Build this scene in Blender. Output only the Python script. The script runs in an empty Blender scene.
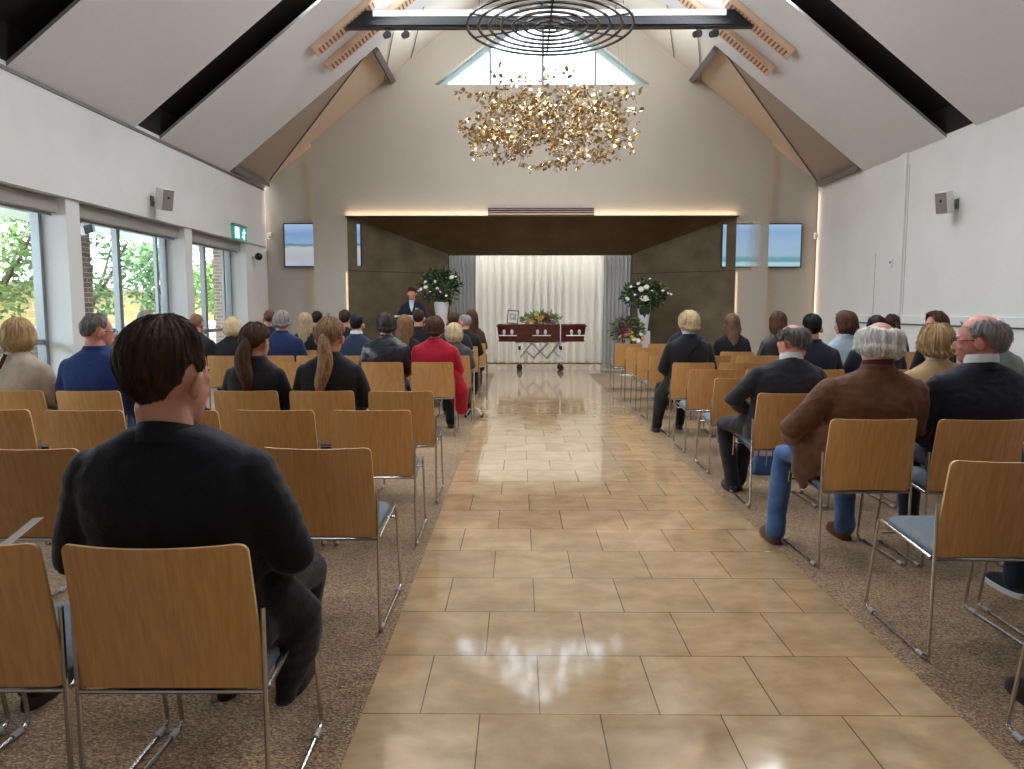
import bpy, bmesh, math, random
from mathutils import Vector, Matrix, Euler, noise
random.seed(7)
R = math.radians
COL = bpy.context.scene.collection
PI = math.pi

# ------------------------------------------------------------------ helpers
def lin(h):
    h = h.lstrip('#')
    def c(v):
        v /= 255.0
        return v / 12.92 if v <= 0.04045 else ((v + 0.055) / 1.055) ** 2.4
    return tuple(c(int(h[i:i + 2], 16)) for i in (0, 2, 4)) + (1.0,)

MATS = {}
def mat(name, hexc, rough=0.6, metal=0.0, var=0.0, vscale=8.0, bump=0.0, bscale=60.0, stretch=(1, 1, 1), spec=0.5,
        emit=0.0, hex2=None, coat=0.0, sheen=0.0):
    """procedural surface: base colour broken up by noise, optional bump"""
    if name in MATS:
        return MATS[name]
    m = bpy.data.materials.new(name); m.use_nodes = True
    nt = m.node_tree; b = nt.nodes['Principled BSDF']
    b.inputs['Base Color'].default_value = lin(hexc)
    b.inputs['Roughness'].default_value = rough
    b.inputs['Metallic'].default_value = metal
    b.inputs['Specular IOR Level'].default_value = spec
    b.inputs['Coat Weight'].default_value = coat
    b.inputs['Sheen Weight'].default_value = sheen
    if emit:
        b.inputs['Emission Color'].default_value = lin(hexc)
        b.inputs['Emission Strength'].default_value = emit
    if var or hex2 or bump:
        tc = nt.nodes.new('ShaderNodeTexCoord'); mp = nt.nodes.new('ShaderNodeMapping')
        mp.inputs['Scale'].default_value = stretch
        nt.links.new(tc.outputs['Object'], mp.inputs['Vector'])
    if var or hex2:
        n = nt.nodes.new('ShaderNodeTexNoise'); n.inputs['Scale'].default_value = vscale
        n.inputs['Detail'].default_value = 5.0
        nt.links.new(mp.outputs[0], n.inputs['Vector'])
        r = nt.nodes.new('ShaderNodeValToRGB')
        c = lin(hexc)
        if hex2:
            c2 = lin(hex2); c1 = c
        else:
            c1 = tuple(x * (1 - var) for x in c[:3]) + (1,); c2 = tuple(min(1, x * (1 + var)) for x in c[:3]) + (1,)
        r.color_ramp.elements[0].color = c1; r.color_ramp.elements[0].position = 0.32
        r.color_ramp.elements[1].color = c2; r.color_ramp.elements[1].position = 0.68
        nt.links.new(n.outputs['Fac'], r.inputs[0]); nt.links.new(r.outputs[0], b.inputs['Base Color'])
    if bump:
        n2 = nt.nodes.new('ShaderNodeTexNoise'); n2.inputs['Scale'].default_value = bscale
        n2.inputs['Detail'].default_value = 4.0
        nt.links.new(mp.outputs[0], n2.inputs['Vector'])
        bp = nt.nodes.new('ShaderNodeBump'); bp.inputs['Strength'].default_value = bump
        bp.inputs['Distance'].default_value = 0.02
        nt.links.new(n2.outputs['Fac'], bp.inputs['Height']); nt.links.new(bp.outputs[0], b.inputs['Normal'])
    MATS[name] = m
    return m

def obj(name, bm, m=None, parent=None, smooth=True, angle=35, bevel=0.0):
    me = bpy.data.meshes.new(name)
    if isinstance(bm, bmesh.types.BMesh):
        bmesh.ops.recalc_face_normals(bm, faces=bm.faces[:])
        bm.to_mesh(me); bm.free()
    else:
        me = bm
    o = bpy.data.objects.new(name, me); COL.objects.link(o)
    if m is not None and len(me.materials) == 0:
        me.materials.append(m)
    if parent is not None:
        o.parent = parent
    if smooth and len(me.polygons):
        me.polygons.foreach_set('use_smooth', [True] * len(me.polygons))
        if angle:
            try:
                me.set_sharp_from_angle(angle=R(angle))
            except Exception:
                pass
    if bevel:
        md = o.modifiers.new('edge', 'BEVEL'); md.width = bevel; md.segments = 2; md.limit_method = 'ANGLE'; md.angle_limit = R(40)
    return o

def tag(o, label=None, cat=None, group=None, kind=None):
    if label: o['label'] = label
    if cat: o['category'] = cat
    if group: o['group'] = group
    if kind: o['kind'] = kind
    return o

def empty(name, loc=(0, 0, 0), rz=0.0):
    o = bpy.data.objects.new(name, None); COL.objects.link(o)
    o.location = loc; o.rotation_euler = (0, 0, rz); o.empty_display_size = 0.1
    return o

def struct(name, bm, m, **k):
    return tag(obj(name, bm, m, **k), kind='structure')

def dup(root, loc, rz=0.0):
    r = root.copy(); COL.objects.link(r); r.location = loc; r.rotation_euler = (0, 0, rz)
    for ch in list(root.children):
        c = ch.copy(); COL.objects.link(c); c.parent = r
        for g in ch.children:
            d = g.copy(); COL.objects.link(d); d.parent = c
    return r

def NB():
    return bmesh.new()

def box(bm, c, s, rot=None):
    """box centred at c with full size s"""
    mx = Matrix.Translation(Vector(c))
    if rot is not None:
        mx = mx @ (rot if isinstance(rot, Matrix) else Euler(rot).to_matrix().to_4x4())
    mx = mx @ Matrix.Diagonal((s[0], s[1], s[2], 1))
    bmesh.ops.create_cube(bm, size=1.0, matrix=mx)
    return bm

def bx(bm, x0, x1, y0, y1, z0, z1):
    return box(bm, ((x0 + x1) / 2, (y0 + y1) / 2, (z0 + z1) / 2), (x1 - x0, y1 - y0, z1 - z0))

def face(bm, pts):
    return bm.faces.new([bm.verts.new(p) for p in pts])

def frames(pts):
    """parallel-transport frames along a polyline"""
    n = len(pts); T = []
    for i in range(n):
        a = pts[max(i - 1, 0)]; b = pts[min(i + 1, n - 1)]
        t = (b - a)
        T.append(t.normalized() if t.length > 1e-9 else Vector((0, 0, 1)))
    ref = Vector((0, 0, 1)) if abs(T[0].z) < 0.9 else Vector((0, 1, 0))
    u = (ref - T[0] * ref.dot(T[0])).normalized(); out = []
    for t in T:
        u = (u - t * u.dot(t))
        u = u.normalized() if u.length > 1e-6 else t.orthogonal().normalized()
        out.append((t, u, t.cross(u)))
    return out

def tube(bm, pts, rad, seg=8, round_caps=False, flat=1.0):
    """tube of varying radius; round_caps makes it a tapered capsule chain"""
    pts = [Vector(p) for p in pts]
    rad = [rad] * len(pts) if not isinstance(rad, (list, tuple)) else list(rad)
    fr = frames(pts); rings = []
    def ring(c, f, r):
        return [bm.verts.new(c + (f[1] * math.cos(2 * PI * k / seg) * r + f[2] * math.sin(2 * PI * k / seg) * r * flat)) for k in range(seg)]
    if round_caps:
        for a in (75, 45, 20):
            rings.append(ring(pts[0] - fr[0][0] * rad[0] * math.sin(R(a)), fr[0], rad[0] * math.cos(R(a))))
    for p, f, r in zip(pts, fr, rad):
        rings.append(ring(p, f, r))
    if round_caps:
        for a in (20, 45, 75):
            rings.append(ring(pts[-1] + fr[-1][0] * rad[-1] * math.sin(R(a)), fr[-1], rad[-1] * math.cos(R(a))))
    for a, b in zip(rings, rings[1:]):
        for k in range(seg):
            bm.faces.new((a[k], a[(k + 1) % seg], b[(k + 1) % seg], b[k]))
    bm.faces.new(rings[0][::-1]); bm.faces.new(rings[-1])
    return bm

def fillet(pts, r, n=5, closed=False):
    pts = [Vector(p) for p in pts]; out = []
    N = len(pts)
    for i, p in enumerate(pts):
        if not closed and (i == 0 or i == N - 1):
            out.append(p); continue
        a = pts[i - 1]; b = pts[(i + 1) % N]
        da = (a - p); db = (b - p)
        rr = min(r, da.length * 0.45, db.length * 0.45)
        s = p + da.normalized() * rr; e = p + db.normalized() * rr
        for k in range(n + 1):
            t = k / n
            out.append(s * (1 - t) ** 2 + p * 2 * t * (1 - t) + e * t * t)
    return out

def ell(bm, c, r, rot=None, u=16, v=10):
    mx = Matrix.Translation(Vector(c))
    if rot is not None:
        mx = mx @ Euler(rot).to_matrix().to_4x4()
    mx = mx @ Matrix.Diagonal((r[0], r[1], r[2], 1))
    bmesh.ops.create_uvsphere(bm, u_segments=u, v_segments=v, radius=1.0, matrix=mx)
    return bm

def loft(bm, rings, seg=24, power=2.3):
    """stack of horizontal super-ellipse rings (cx, cy, cz, rx, ry)"""
    rr = []
    for (cx, cy, cz, rx, ry) in rings:
        L = []
        for k in range(seg):
            a = 2 * PI * k / seg; c, s = math.cos(a), math.sin(a)
            L.append(bm.verts.new((cx + rx * math.copysign(abs(c) ** (2 / power), c), cy + ry * math.copysign(abs(s) ** (2 / power), s), cz)))
        rr.append(L)
    for a, b in zip(rr, rr[1:]):
        for k in range(seg):
            bm.faces.new((a[k], a[(k + 1) % seg], b[(k + 1) % seg], b[k]))
    bm.faces.new(rr[0][::-1]); bm.faces.new(rr[-1])
    return bm

def lathe(bm, prof, c=(0, 0, 0), seg=24):
    return loft(bm, [(c[0], c[1], c[2] + z, max(r, 1e-4), max(r, 1e-4)) for (r, z) in prof], seg=seg, power=2.0)

TMP = bpy.data.scenes.new('workbench')
def remesh(bm, voxel, smooth=4, disp=None):
    """fuse closed lofts into one continuous skin"""
    me = bpy.data.meshes.new('tmp'); bmesh.ops.recalc_face_normals(bm, faces=bm.faces[:]); bm.to_mesh(me); bm.free()
    o = bpy.data.objects.new('tmp', me); TMP.collection.objects.link(o)
    md = o.modifiers.new('r', 'REMESH'); md.mode = 'VOXEL'; md.voxel_size = voxel; md.use_smooth_shade = True
    if smooth:
        s = o.modifiers.new('s', 'SMOOTH'); s.factor = 0.5; s.iterations = smooth
    TMP.view_layers[0].update(); dg = TMP.view_layers[0].depsgraph
    out = bpy.data.meshes.new_from_object(o.evaluated_get(dg))
    bpy.data.objects.remove(o); bpy.data.meshes.remove(me)
    out.materials.clear()
    if disp:
        cs = [v.co.copy() for v in out.vertices]; ns = [v.normal.copy() for v in out.vertices]; fl = []
        for c_, n_ in zip(cs, ns):
            fl.extend(disp(c_, n_))
        out.vertices.foreach_set('co', fl); out.update()
    return out

# ------------------------------------------------------------------ camera
H = 1.33; F = 745.0
PITCH = math.atan(74.5 / F); YAW = math.atan(7 / F)
cam_d = bpy.data.cameras.new('camera'); cam = bpy.data.objects.new('camera', cam_d); COL.objects.link(cam)
cam.location = (0, 0, H); cam.rotation_euler = (PI / 2 - PITCH, 0, YAW)
cam_d.sensor_width = 36.0; cam_d.lens = 36.0 * F / 1024.0; cam_d.clip_start = 0.05; cam_d.clip_end = 200
bpy.context.scene.camera = cam
CR = cam.rotation_euler.to_matrix()
def P(px, py, X=None, Y=None, Z=None):
    """point of the place seen at a pixel of the photograph, on a known plane"""
    d = CR @ Vector(((px - 512) / F, (384.5 - py) / F, -1.0))
    t = Y / d.y if Y is not None else (Z - H) / d.z if Z is not None else X / d.x
    return Vector((0, 0, H)) + d * t

# ------------------------------------------------------------------ setting: dimensions
XL, XR, YB, AX = -5.2, 6.12, 15.5, 0.46
SL = 0.80
APEX = 8.44
def ZR(x):
    return APEX - SL * abs(x - AX)
SA = math.atan(SL)

M_wall = mat('white wall paint', '#e0e0df', 0.85, var=0.03, vscale=1.5, bump=0.03, bscale=200, spec=0.2)
M_back = mat('warm white wall paint', '#bdb7ab', 0.85, var=0.03, vscale=1.2, bump=0.03, bscale=200, spec=0.2)
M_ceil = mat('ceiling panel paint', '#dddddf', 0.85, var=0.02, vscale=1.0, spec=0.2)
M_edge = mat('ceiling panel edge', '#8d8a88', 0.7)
M_dark = mat('dark roof void', '#1b1612', 0.9, var=0.2, vscale=3)
M_greytrim = mat('grey steel trim', '#6f6c6c', 0.5)
M_suede = mat('dark bronze wall lining', '#6f634e', 0.62, hex2='#564b39', vscale=2.2, bump=0.08, bscale=30, spec=0.25)
M_suede2 = mat('dark bronze soffit lining', '#65533a', 0.62, hex2='#54432b', vscale=2.2, bump=0.08, bscale=30, spec=0.25)
M_alu = mat('aluminium window frame', '#8f9497', 0.4, 0.5)
M_white = mat('white enamel', '#e4e4e2', 0.45)

def tile_mat():
    m = bpy.data.materials.new('polished travertine tile'); m.use_nodes = True
    nt = m.node_tree; N = nt.nodes; L = nt.links; b = N['Principled BSDF']
    tc = N.new('ShaderNodeTexCoord'); mp = N.new('ShaderNodeMapping')
    # brick bond of 0.40 x 0.42 m tiles, joints phased on the aisle
    mp.inputs['Location'].default_value = (0.128 - 0.0, -2.344 + 0.4195 * 8, 0)
    L.new(tc.outputs['Object'], mp.inputs['Vector'])
    br = N.new('ShaderNodeTexBrick'); br.offset = 0.5; br.offset_frequency = 2
    br.inputs['Scale'].default_value = 1.0; br.inputs['Brick Width'].default_value = 0.397; br.inputs['Row Height'].default_value = 0.4195
    br.inputs['Mortar Size'].default_value = 0.0022; br.inputs['Mortar Smooth'].default_value = 0.0; br.inputs['Bias'].default_value = 0.0
    br.inputs['Color1'].default_value = lin('#c4ab88'); br.inputs['Color2'].default_value = lin('#b89e7b'); br.inputs['Mortar'].default_value = lin('#6a5846')
    L.new(mp.outputs[0], br.inputs['Vector'])
    n = N.new('ShaderNodeTexNoise'); n.inputs['Scale'].default_value = 5.0; n.inputs['Detail'].default_value = 8; n.inputs['Roughness'].default_value = 0.62
    n.inputs['Distortion'].default_value = 0.25
    mp2 = N.new('ShaderNodeMapping'); mp2.inputs['Scale'].default_value = (0.9, 1.2, 1); L.new(tc.outputs['Object'], mp2.inputs['Vector']); L.new(mp2.outputs[0], n.inputs['Vector'])
    rp = N.new('ShaderNodeValToRGB'); rp.color_ramp.elements[0].position = 0.33; rp.color_ramp.elements[1].position = 0.7
    rp.color_ramp.elements[0].color = (0.66, 0.60, 0.52, 1); rp.color_ramp.elements[1].color = (1.10, 1.08, 1.05, 1)
    L.new(n.outputs['Fac'], rp.inputs[0])
    mx = N.new('ShaderNodeMix'); mx.data_type = 'RGBA'; mx.blend_type = 'MULTIPLY'; mx.inputs[0].default_value = 0.85
    L.new(br.outputs['Color'], mx.inputs[6]); L.new(rp.outputs[0], mx.inputs[7]); L.new(mx.outputs[2], b.inputs['Base Color'])
    b.inputs['Roughness'].default_value = 0.12
    b.inputs['Specular IOR Level'].default_value = 0.6
    rr = N.new('ShaderNodeMapRange'); rr.inputs['To Min'].default_value = 0.05; rr.inputs['To Max'].default_value = 0.11
    L.new(n.outputs['Fac'], rr.inputs['Value']); L.new(rr.outputs[0], b.inputs['Roughness'])
    bp = N.new('ShaderNodeBump'); bp.inputs['Strength'].default_value = 0.25; bp.inputs['Distance'].default_value = 0.002; bp.invert = True
    L.new(br.outputs['Fac'], bp.inputs['Height']); L.new(bp.outputs[0], b.inputs['Normal'])
    return m

def carpet_mat():
    m = bpy.data.materials.new('brown flecked loop carpet'); m.use_nodes = True
    nt = m.node_tree; N = nt.nodes; L = nt.links; b = N['Principled BSDF']
    tc = N.new('ShaderNodeTexCoord')
    v = N.new('ShaderNodeTexVoronoi'); v.inputs['Scale'].default_value = 150
    mp = N.new('ShaderNodeMapping'); mp.inputs['Scale'].default_value = (0.9, 1.25, 1)
    L.new(tc.outputs['Object'], mp.inputs['Vector']); L.new(mp.outputs[0], v.inputs['Vector'])
    rp = N.new('ShaderNodeValToRGB'); e = rp.color_ramp.elements
    e[0].color = lin('#5d4a3a'); e[0].position = 0.0; e[1].color = lin('#d0b28c'); e[1].position = 1.0
    for pos, h in ((0.3, '#84694f'), (0.55, '#a08363'), (0.8, '#b4976f')):
        k = e.new(pos); k.color = lin(h)
    sp = N.new('ShaderNodeSeparateColor'); L.new(v.outputs['Color'], sp.inputs[0]); L.new(sp.outputs[0], rp.inputs[0])
    n = N.new('ShaderNodeTexNoise'); n.inputs['Scale'].default_value = 1.3; n.inputs['Detail'].default_value = 3
    L.new(tc.outputs['Object'], n.inputs['Vector'])
    # carpet laid in broad bands of slightly different tone
    sx = N.new('ShaderNodeSeparateXYZ'); L.new(tc.outputs['Object'], sx.inputs[0])
    md = N.new('ShaderNodeMath'); md.operation = 'MULTIPLY'; md.inputs[1].default_value = 1.9; L.new(sx.outputs[1], md.inputs[0])
    fl = N.new('ShaderNodeMath'); fl.operation = 'FLOOR'; L.new(md.outputs[0], fl.inputs[0])
    wn = N.new('ShaderNodeTexWhiteNoise'); wn.noise_dimensions = '1D'; L.new(fl.outputs[0], wn.inputs['W'])
    ad = N.new('ShaderNodeMath'); ad.operation = 'MULTIPLY_ADD'; ad.inputs[1].default_value = 0.22; ad.inputs[2].default_value = 0.52
    L.new(wn.outputs['Value'], ad.inputs[0])
    ad2 = N.new('ShaderNodeMath'); ad2.operation = 'MULTIPLY_ADD'; ad2.inputs[1].default_value = 0.5
    L.new(n.outputs['Fac'], ad2.inputs[0]); L.new(ad.outputs[0], ad2.inputs[2])
    mx = N.new('ShaderNodeMix'); mx.data_type = 'RGBA'; mx.blend_type = 'MULTIPLY'; mx.inputs[0].default_value = 1
    L.new(rp.outputs[0], mx.inputs[6]); L.new(ad2.outputs[0], mx.inputs[7]); L.new(mx.outputs[2], b.inputs['Base Color'])
    b.inputs['Roughness'].default_value = 0.95; b.inputs['Specular IOR Level'].default_value = 0.15; b.inputs['Sheen Weight'].default_value = 0.25
    bp = N.new('ShaderNodeBump'); bp.inputs['Strength'].default_value = 0.6; bp.inputs['Distance'].default_value = 0.006
    L.new(v.outputs['Distance'], bp.inputs['Height']); L.new(bp.outputs[0], b.inputs['Normal'])
    return m

def brick_mat(name, c1, c2, mort, w=0.23, h=0.076, axis='X'):
    m = bpy.data.materials.new(name); m.use_nodes = True
    nt = m.node_tree; N = nt.nodes; L = nt.links; b = N['Principled BSDF']
    tc = N.new('ShaderNodeTexCoord'); sx = N.new('ShaderNodeSeparateXYZ'); cb = N.new('ShaderNodeCombineXYZ')
    L.new(tc.outputs['Object'], sx.inputs[0])
    ad = N.new('ShaderNodeMath'); ad.operation = 'ADD'; L.new(sx.outputs[0], ad.inputs[0]); L.new(sx.outputs[1], ad.inputs[1])
    L.new(ad.outputs[0], cb.inputs[0]); L.new(sx.outputs[2], cb.inputs[1])
    br = N.new('ShaderNodeTexBrick'); br.inputs['Scale'].default_value = 1
    br.inputs['Brick Width'].default_value = w; br.inputs['Row Height'].default_value = h; br.inputs['Mortar Size'].default_value = 0.008
    br.inputs['Color1'].default_value = lin(c1); br.inputs['Color2'].default_value = lin(c2); br.inputs['Mortar'].default_value = lin(mort)
    L.new(cb.outputs[0], br.inputs['Vector']); L.new(br.outputs['Color'], b.inputs['Base Color']); b.inputs['Roughness'].default_value = 0.9
    return m

def glass_mat():
    m = bpy.data.materials.new('clear window glass'); m.use_nodes = True
    nt = m.node_tree; N = nt.nodes; L = nt.links
    N.remove(N['Principled BSDF']); out = N['Material Output']
    t = N.new('ShaderNodeBsdfTransparent'); g = N.new('ShaderNodeBsdfGlossy'); g.inputs['Roughness'].default_value = 0.02
    t.inputs['Color'].default_value = (0.93, 0.97, 0.96, 1)
    lw = N.new('ShaderNodeLayerWeight'); pw = N.new('ShaderNodeMath'); pw.operation = 'POWER'; pw.inputs[1].default_value = 4.0
    L.new(lw.outputs['Facing'], pw.inputs[0])
    f = N.new('ShaderNodeMath'); f.operation = 'MULTIPLY_ADD'; f.inputs[1].default_value = 0.5; f.inputs[2].default_value = 0.03; L.new(pw.outputs[0], f.inputs[0])
    mx = N.new('ShaderNodeMixShader'); L.new(f.outputs[0], mx.inputs[0]); L.new(t.outputs[0], mx.inputs[1]); L.new(g.outputs[0], mx.inputs[2])
    L.new(mx.outputs[0], out.inputs['Surface'])
    return m
M_glass = glass_mat()
M_tile = tile_mat(); M_carpet = carpet_mat()
# ------------------------------------------------------------------ floor
b = NB(); bx(b, -0.52, 1.453, -3, 15.62, -0.1, 0); bx(b, XL - 0.3, XR + 0.2, 15.62, 16.5, -0.1, 0); bx(b, -2.2, 3.2, 16.58, 19.2, -0.1, 0)
struct('floor', b, M_tile, smooth=False)
b = NB(); bx(b, -2.2, 3.2, 16.5, 16.58, -0.1, 0.001)
struct('floor_threshold', b, mat('dark stone threshold', '#5a5248', 0.3), smooth=False)
b = NB(); bx(b, XL - 0.4, -0.52, -3, 15.62, -0.1, 0.002)
struct('floor_carpet', b, M_carpet, smooth=False)
b = NB(); bx(b, 1.453, XR + 0.2, -3, 15.62, -0.1, 0.002)
struct('floor_carpet', b, M_carpet, smooth=False)

# ------------------------------------------------------------------ left wall: bulkhead, piers
ZS = 2.62
PIERS = [(-3.0, -0.75), (2.3, 2.6), (5.5, 5.76), (8.72, 8.99), (11.80, 12.06), (14.42, 15.62)]
WINS = [(2.6, 5.5), (5.76, 8.72), (8.99, 11.80), (12.06, 14.42)]
b = NB(); bx(b, -5.62, XL, -3, 15.5, ZS, ZR(XL) + 0.32)
for y0, y1 in PIERS:
    bx(b, -5.62, -5.24, y0, y1, 0, ZS)
bx(b, -5.62, -5.24, -0.75, 2.3, 0, ZS)
struct('wall_left', b, M_wall, smooth=False)
b = NB(); bx(b, XL - 0.02, XL + 0.015, -3, 15.4, ZR(XL) - 0.17, ZR(XL) - 0.13)
struct('trim_1', b, M_greytrim, smooth=False)
b = NB(); bx(b, XL, XL + 0.12, 13.62, 15.45, ZR(XL) - 0.10, ZR(XL) - 0.02)
struct('trim_2', b, M_greytrim, smooth=False)
b = NB(); bx(b, XR - 0.12, XR, 13.62, 15.45, ZR(XR) - 0.10, ZR(XR) - 0.02)
struct('trim_3', b, M_greytrim, smooth=False)

M_blind = mat('grey roller blind cassette', '#a8a6a1', 0.6)
for i, (y0, y1) in enumerate(WINS):
    w = empty('window_%d' % (i + 1), (-5.58, (y0 + y1) / 2, 0)); tag(w, kind='structure')
    hy = (y1 - y0) / 2
    b = NB()
    ft = 0.06
    bx(b, -0.05, 0.05, -hy, -hy + ft, 0, ZS); bx(b, -0.05, 0.05, hy - ft, hy, 0, ZS)
    bx(b, -0.05, 0.05, -hy, hy, 0, 0.06); bx(b, -0.05, 0.05, -hy, hy, ZS - 0.06, ZS)
    bx(b, -0.04, 0.04, -0.045, 0.045, 0.06, ZS - 0.06)
    if i > 1: bx(b, -0.045, 0.0, hy - 0.26, hy - 0.20, 0.06, ZS - 0.06)
    bx(b, -0.03, 0.03, -hy + ft, hy - ft, 0.93, 0.99)
    obj('window_frame', b, M_alu, w, smooth=False)
    for s in (-1, 1):
        ya, yb = min(s * 0.045, s * (hy - ft)), max(s * 0.045, s * (hy - ft)); g = NB(); face(g, [(0, ya, 0.06), (0, yb, 0.06), (0, yb, ZS - 0.06), (0, ya, ZS - 0.06)])
        obj('pane', g, M_glass, w, smooth=False)
    r = empty('roller_blind', (-5.40, (y0 + y1) / 2, 2.50))
    tag(r, ['grey roller blind cassette over the window behind the camera', 'rolled grey blind above the window at the frame edge, before the first white pier',
            'rolled grey blind above the middle window with the brick pier outside', 'rolled grey blind above the window below the exit sign'][i], 'blind')
    c = NB(); box(c, (0, 0, 0.03), (0.13, y1 - y0 - 0.02, 0.17)); obj('cassette', c, M_blind, r, smooth=False, bevel=0.012)
    c = NB(); tube(c, [(0.0, -hy + 0.03, -0.075), (0.0, hy - 0.03, -0.075)], 0.014, 8); obj('bottom_bar', c, M_alu, r)
    c = NB(); box(c, (0.0, hy - 0.015, 0.03), (0.135, 0.012, 0.175)); obj('end_cap', c, M_white, r, smooth=False)

# ------------------------------------------------------------------ right wall with panelling
b = NB(); bx(b, XR, XR + 0.3, -3, 15.62, 0, ZR(XR) + 0.32)
struct('wall_right', b, M_wall, smooth=False)
b = NB()
for y0, y1 in ((12.05, 12.25), (8.75, 9.05), (4.6, 4.9)):
    bx(b, XR - 0.035, XR + 0.01, y0, y1, 0 if y0 < 12 else 1.0, ZR(XR) - 0.12 if y0 > 12 else 3.0)
bx(b, XR - 0.035, XR + 0.01, -3, 14.2, 1.115, 1.24)
bx(b, XR - 0.025, XR + 0.01, -3, 14.2, 0.0, 0.12)
struct('trim_4', b, M_wall, smooth=False, bevel=0.006)
b = NB(); bx(b, XR - 0.012, XR + 0.01, 4.9, 14.2, 1.095, 1.113)
for y in (12.0, 12.3, 13.0):
    bx(b, XR - 0.003, XR + 0.01, y, y + 0.008, 1.25 if y != 13.0 else 1.25, 3.6 if y != 13.0 else 2.3)
struct('trim_5', b, M_greytrim, smooth=False)

# ------------------------------------------------------------------ rear wall (behind the photographer)
b = NB(); bx(b, XL - 0.5, XR + 0.3, -3.2, -3.0, 0, 9)
struct('wall_rear', b, M_wall, smooth=False)

# ------------------------------------------------------------------ end wall: set-back flanks + projecting centre with recess and gable window
YS = 15.64; YC = 15.46; FX0, FX1 = -4.22, 5.09; RX0, RX1, RZ = -3.52, 4.43, 3.235
WX0, WX1, WZ, WT = -1.71, 2.615, 5.83, 7.48
WC = (WX0 + WX1) / 2
b = NB()
for x0, x1 in ((XL - 0.4, RX0 - 0.02), (RX1 + 0.02, XR + 0.3)):
    bx(b, x0, x1, YS, YS + 0.15, 0, 4.9)
for x0, x1 in ((XL - 0.4, FX0 + 0.1), (FX1 - 0.1, XR + 0.3)):
    face(b, [(x0, YS, 4.9), (x1, YS, 4.9), (x1, YS, ZR(x1) + 0.3), (x0, YS, ZR(x0) + 0.3)])
struct('wall_back', b, M_back, smooth=False)
def wtop(x):
    return WZ + (WT - WZ) * (1 - abs(x - WC) / (WX1 - WC))
b = NB()
def strip(x0, x1, lo, hi):
    f = [(x0, YC, lo(x0)), (x1, YC, lo(x1)), (x1, YC, hi(x1)), (x0, YC, hi(x0))]
    face(b, f)
top = lambda x: ZR(x) + 0.25
strip(FX0, RX0, lambda x: 0, top); strip(RX0, WX0, lambda x: RZ, top)
strip(WX0, AX, lambda x: RZ, lambda x: WZ); strip(AX, WX1, lambda x: RZ, lambda x: WZ)
strip(WX0, WC, wtop, top); strip(WC, WX1, wtop, top)
strip(WX1, RX1, lambda x: RZ, top); strip(RX1, FX1, lambda x: 3.12, top); strip(RX1, FX1, lambda x: 0, lambda x: 2.14)
for x in (FX0, FX1):   # edges of the projecting centre
    face(b, [(x, YC, 0), (x, YC + 0.06, 0), (x, YC + 0.06, ZR(x)), (x, YC, ZR(x))])
for (xa, za), (xb, zb) in (((WX0, WZ), (WX1, WZ)), ((WX0, WZ), (WC, WT)), ((WC, WT), (WX1, WZ))):
    face(b, [(xa, YC, za), (xb, YC, zb), (xb, YC + 0.35, zb), (xa, YC + 0.35, za)])
struct('wall_back_centre', b, M_back, smooth=False)
# thin pale screen panel whose inner side lets the display behind it show through
mP = bpy.data.materials.new('pale translucent panel'); mP.use_nodes = True
nt = mP.node_tree; N = nt.nodes; pb = N['Principled BSDF']; pb.inputs['Base Color'].default_value = lin('#bdb7ab'); pb.inputs['Roughness'].default_value = 0.8
tc = N.new('ShaderNodeTexCoord'); sx = N.new('ShaderNodeSeparateXYZ'); nt.links.new(tc.outputs['Object'], sx.inputs[0])
mr = N.new('ShaderNodeMapRange'); mr.inputs['From Min'].default_value = 4.62; mr.inputs['From Max'].default_value = 4.98; mr.inputs['To Min'].default_value = 0.12; mr.inputs['To Max'].default_value = 0.97
nt.links.new(sx.outputs[0], mr.inputs['Value']); nt.links.new(mr.outputs[0], pb.inputs['Alpha'])
b = NB(); face(b, [(RX1, YC, 2.14), (FX1, YC, 2.14), (FX1, YC, 3.12), (RX1, YC, 3.12)])
struct('wall_back_screen', b, mP, smooth=False)

# gable window
w = empty('window_5', (0, YC + 0.22, 0)); tag(w, kind='structure')
M_bluef = mat('painted blue daylight reveal', '#b9d3da', 0.5)  # pale blue paints daylight on the lit reveal edges
b = NB()
def bar2(bm, a, c, wd, dp):
    a = Vector(a); c = Vector(c); d = (c - a); L = d.length; an = math.atan2(d.z, d.x)
    box(bm, (a + c) / 2, (L, dp, wd), (0, -an, 0))
bar2(b, (WX0 + 0.05, 0, WZ + 0.03), (WX1 - 0.05, 0, WZ + 0.03), 0.06, 0.06)
bar2(b, (WX0, 0, WZ - 0.03), (WC, 0, WT - 0.03), 0.16, 0.08); bar2(b, (WX1, 0, WZ - 0.03), (WC, 0, WT - 0.03), 0.16, 0.08)
obj('window_frame', b, M_bluef, w, smooth=False)
b = NB()
for px in (490.2, 542.8, 595.2):
    x = P(px, 84, Y=YC + 0.2).x
    box(b, (x, 0, (WZ + wtop(x)) / 2), (0.05, 0.05, wtop(x) - WZ))
obj('window_frame', b, mat('grey mullion', '#8d97a6', 0.5), w, smooth=False)
b = NB(); face(b, [(WX0, 0.01, WZ), (WX1, 0.01, WZ), (WC, 0.01, WT)]); obj('pane', b, M_glass, w, smooth=False)

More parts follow.
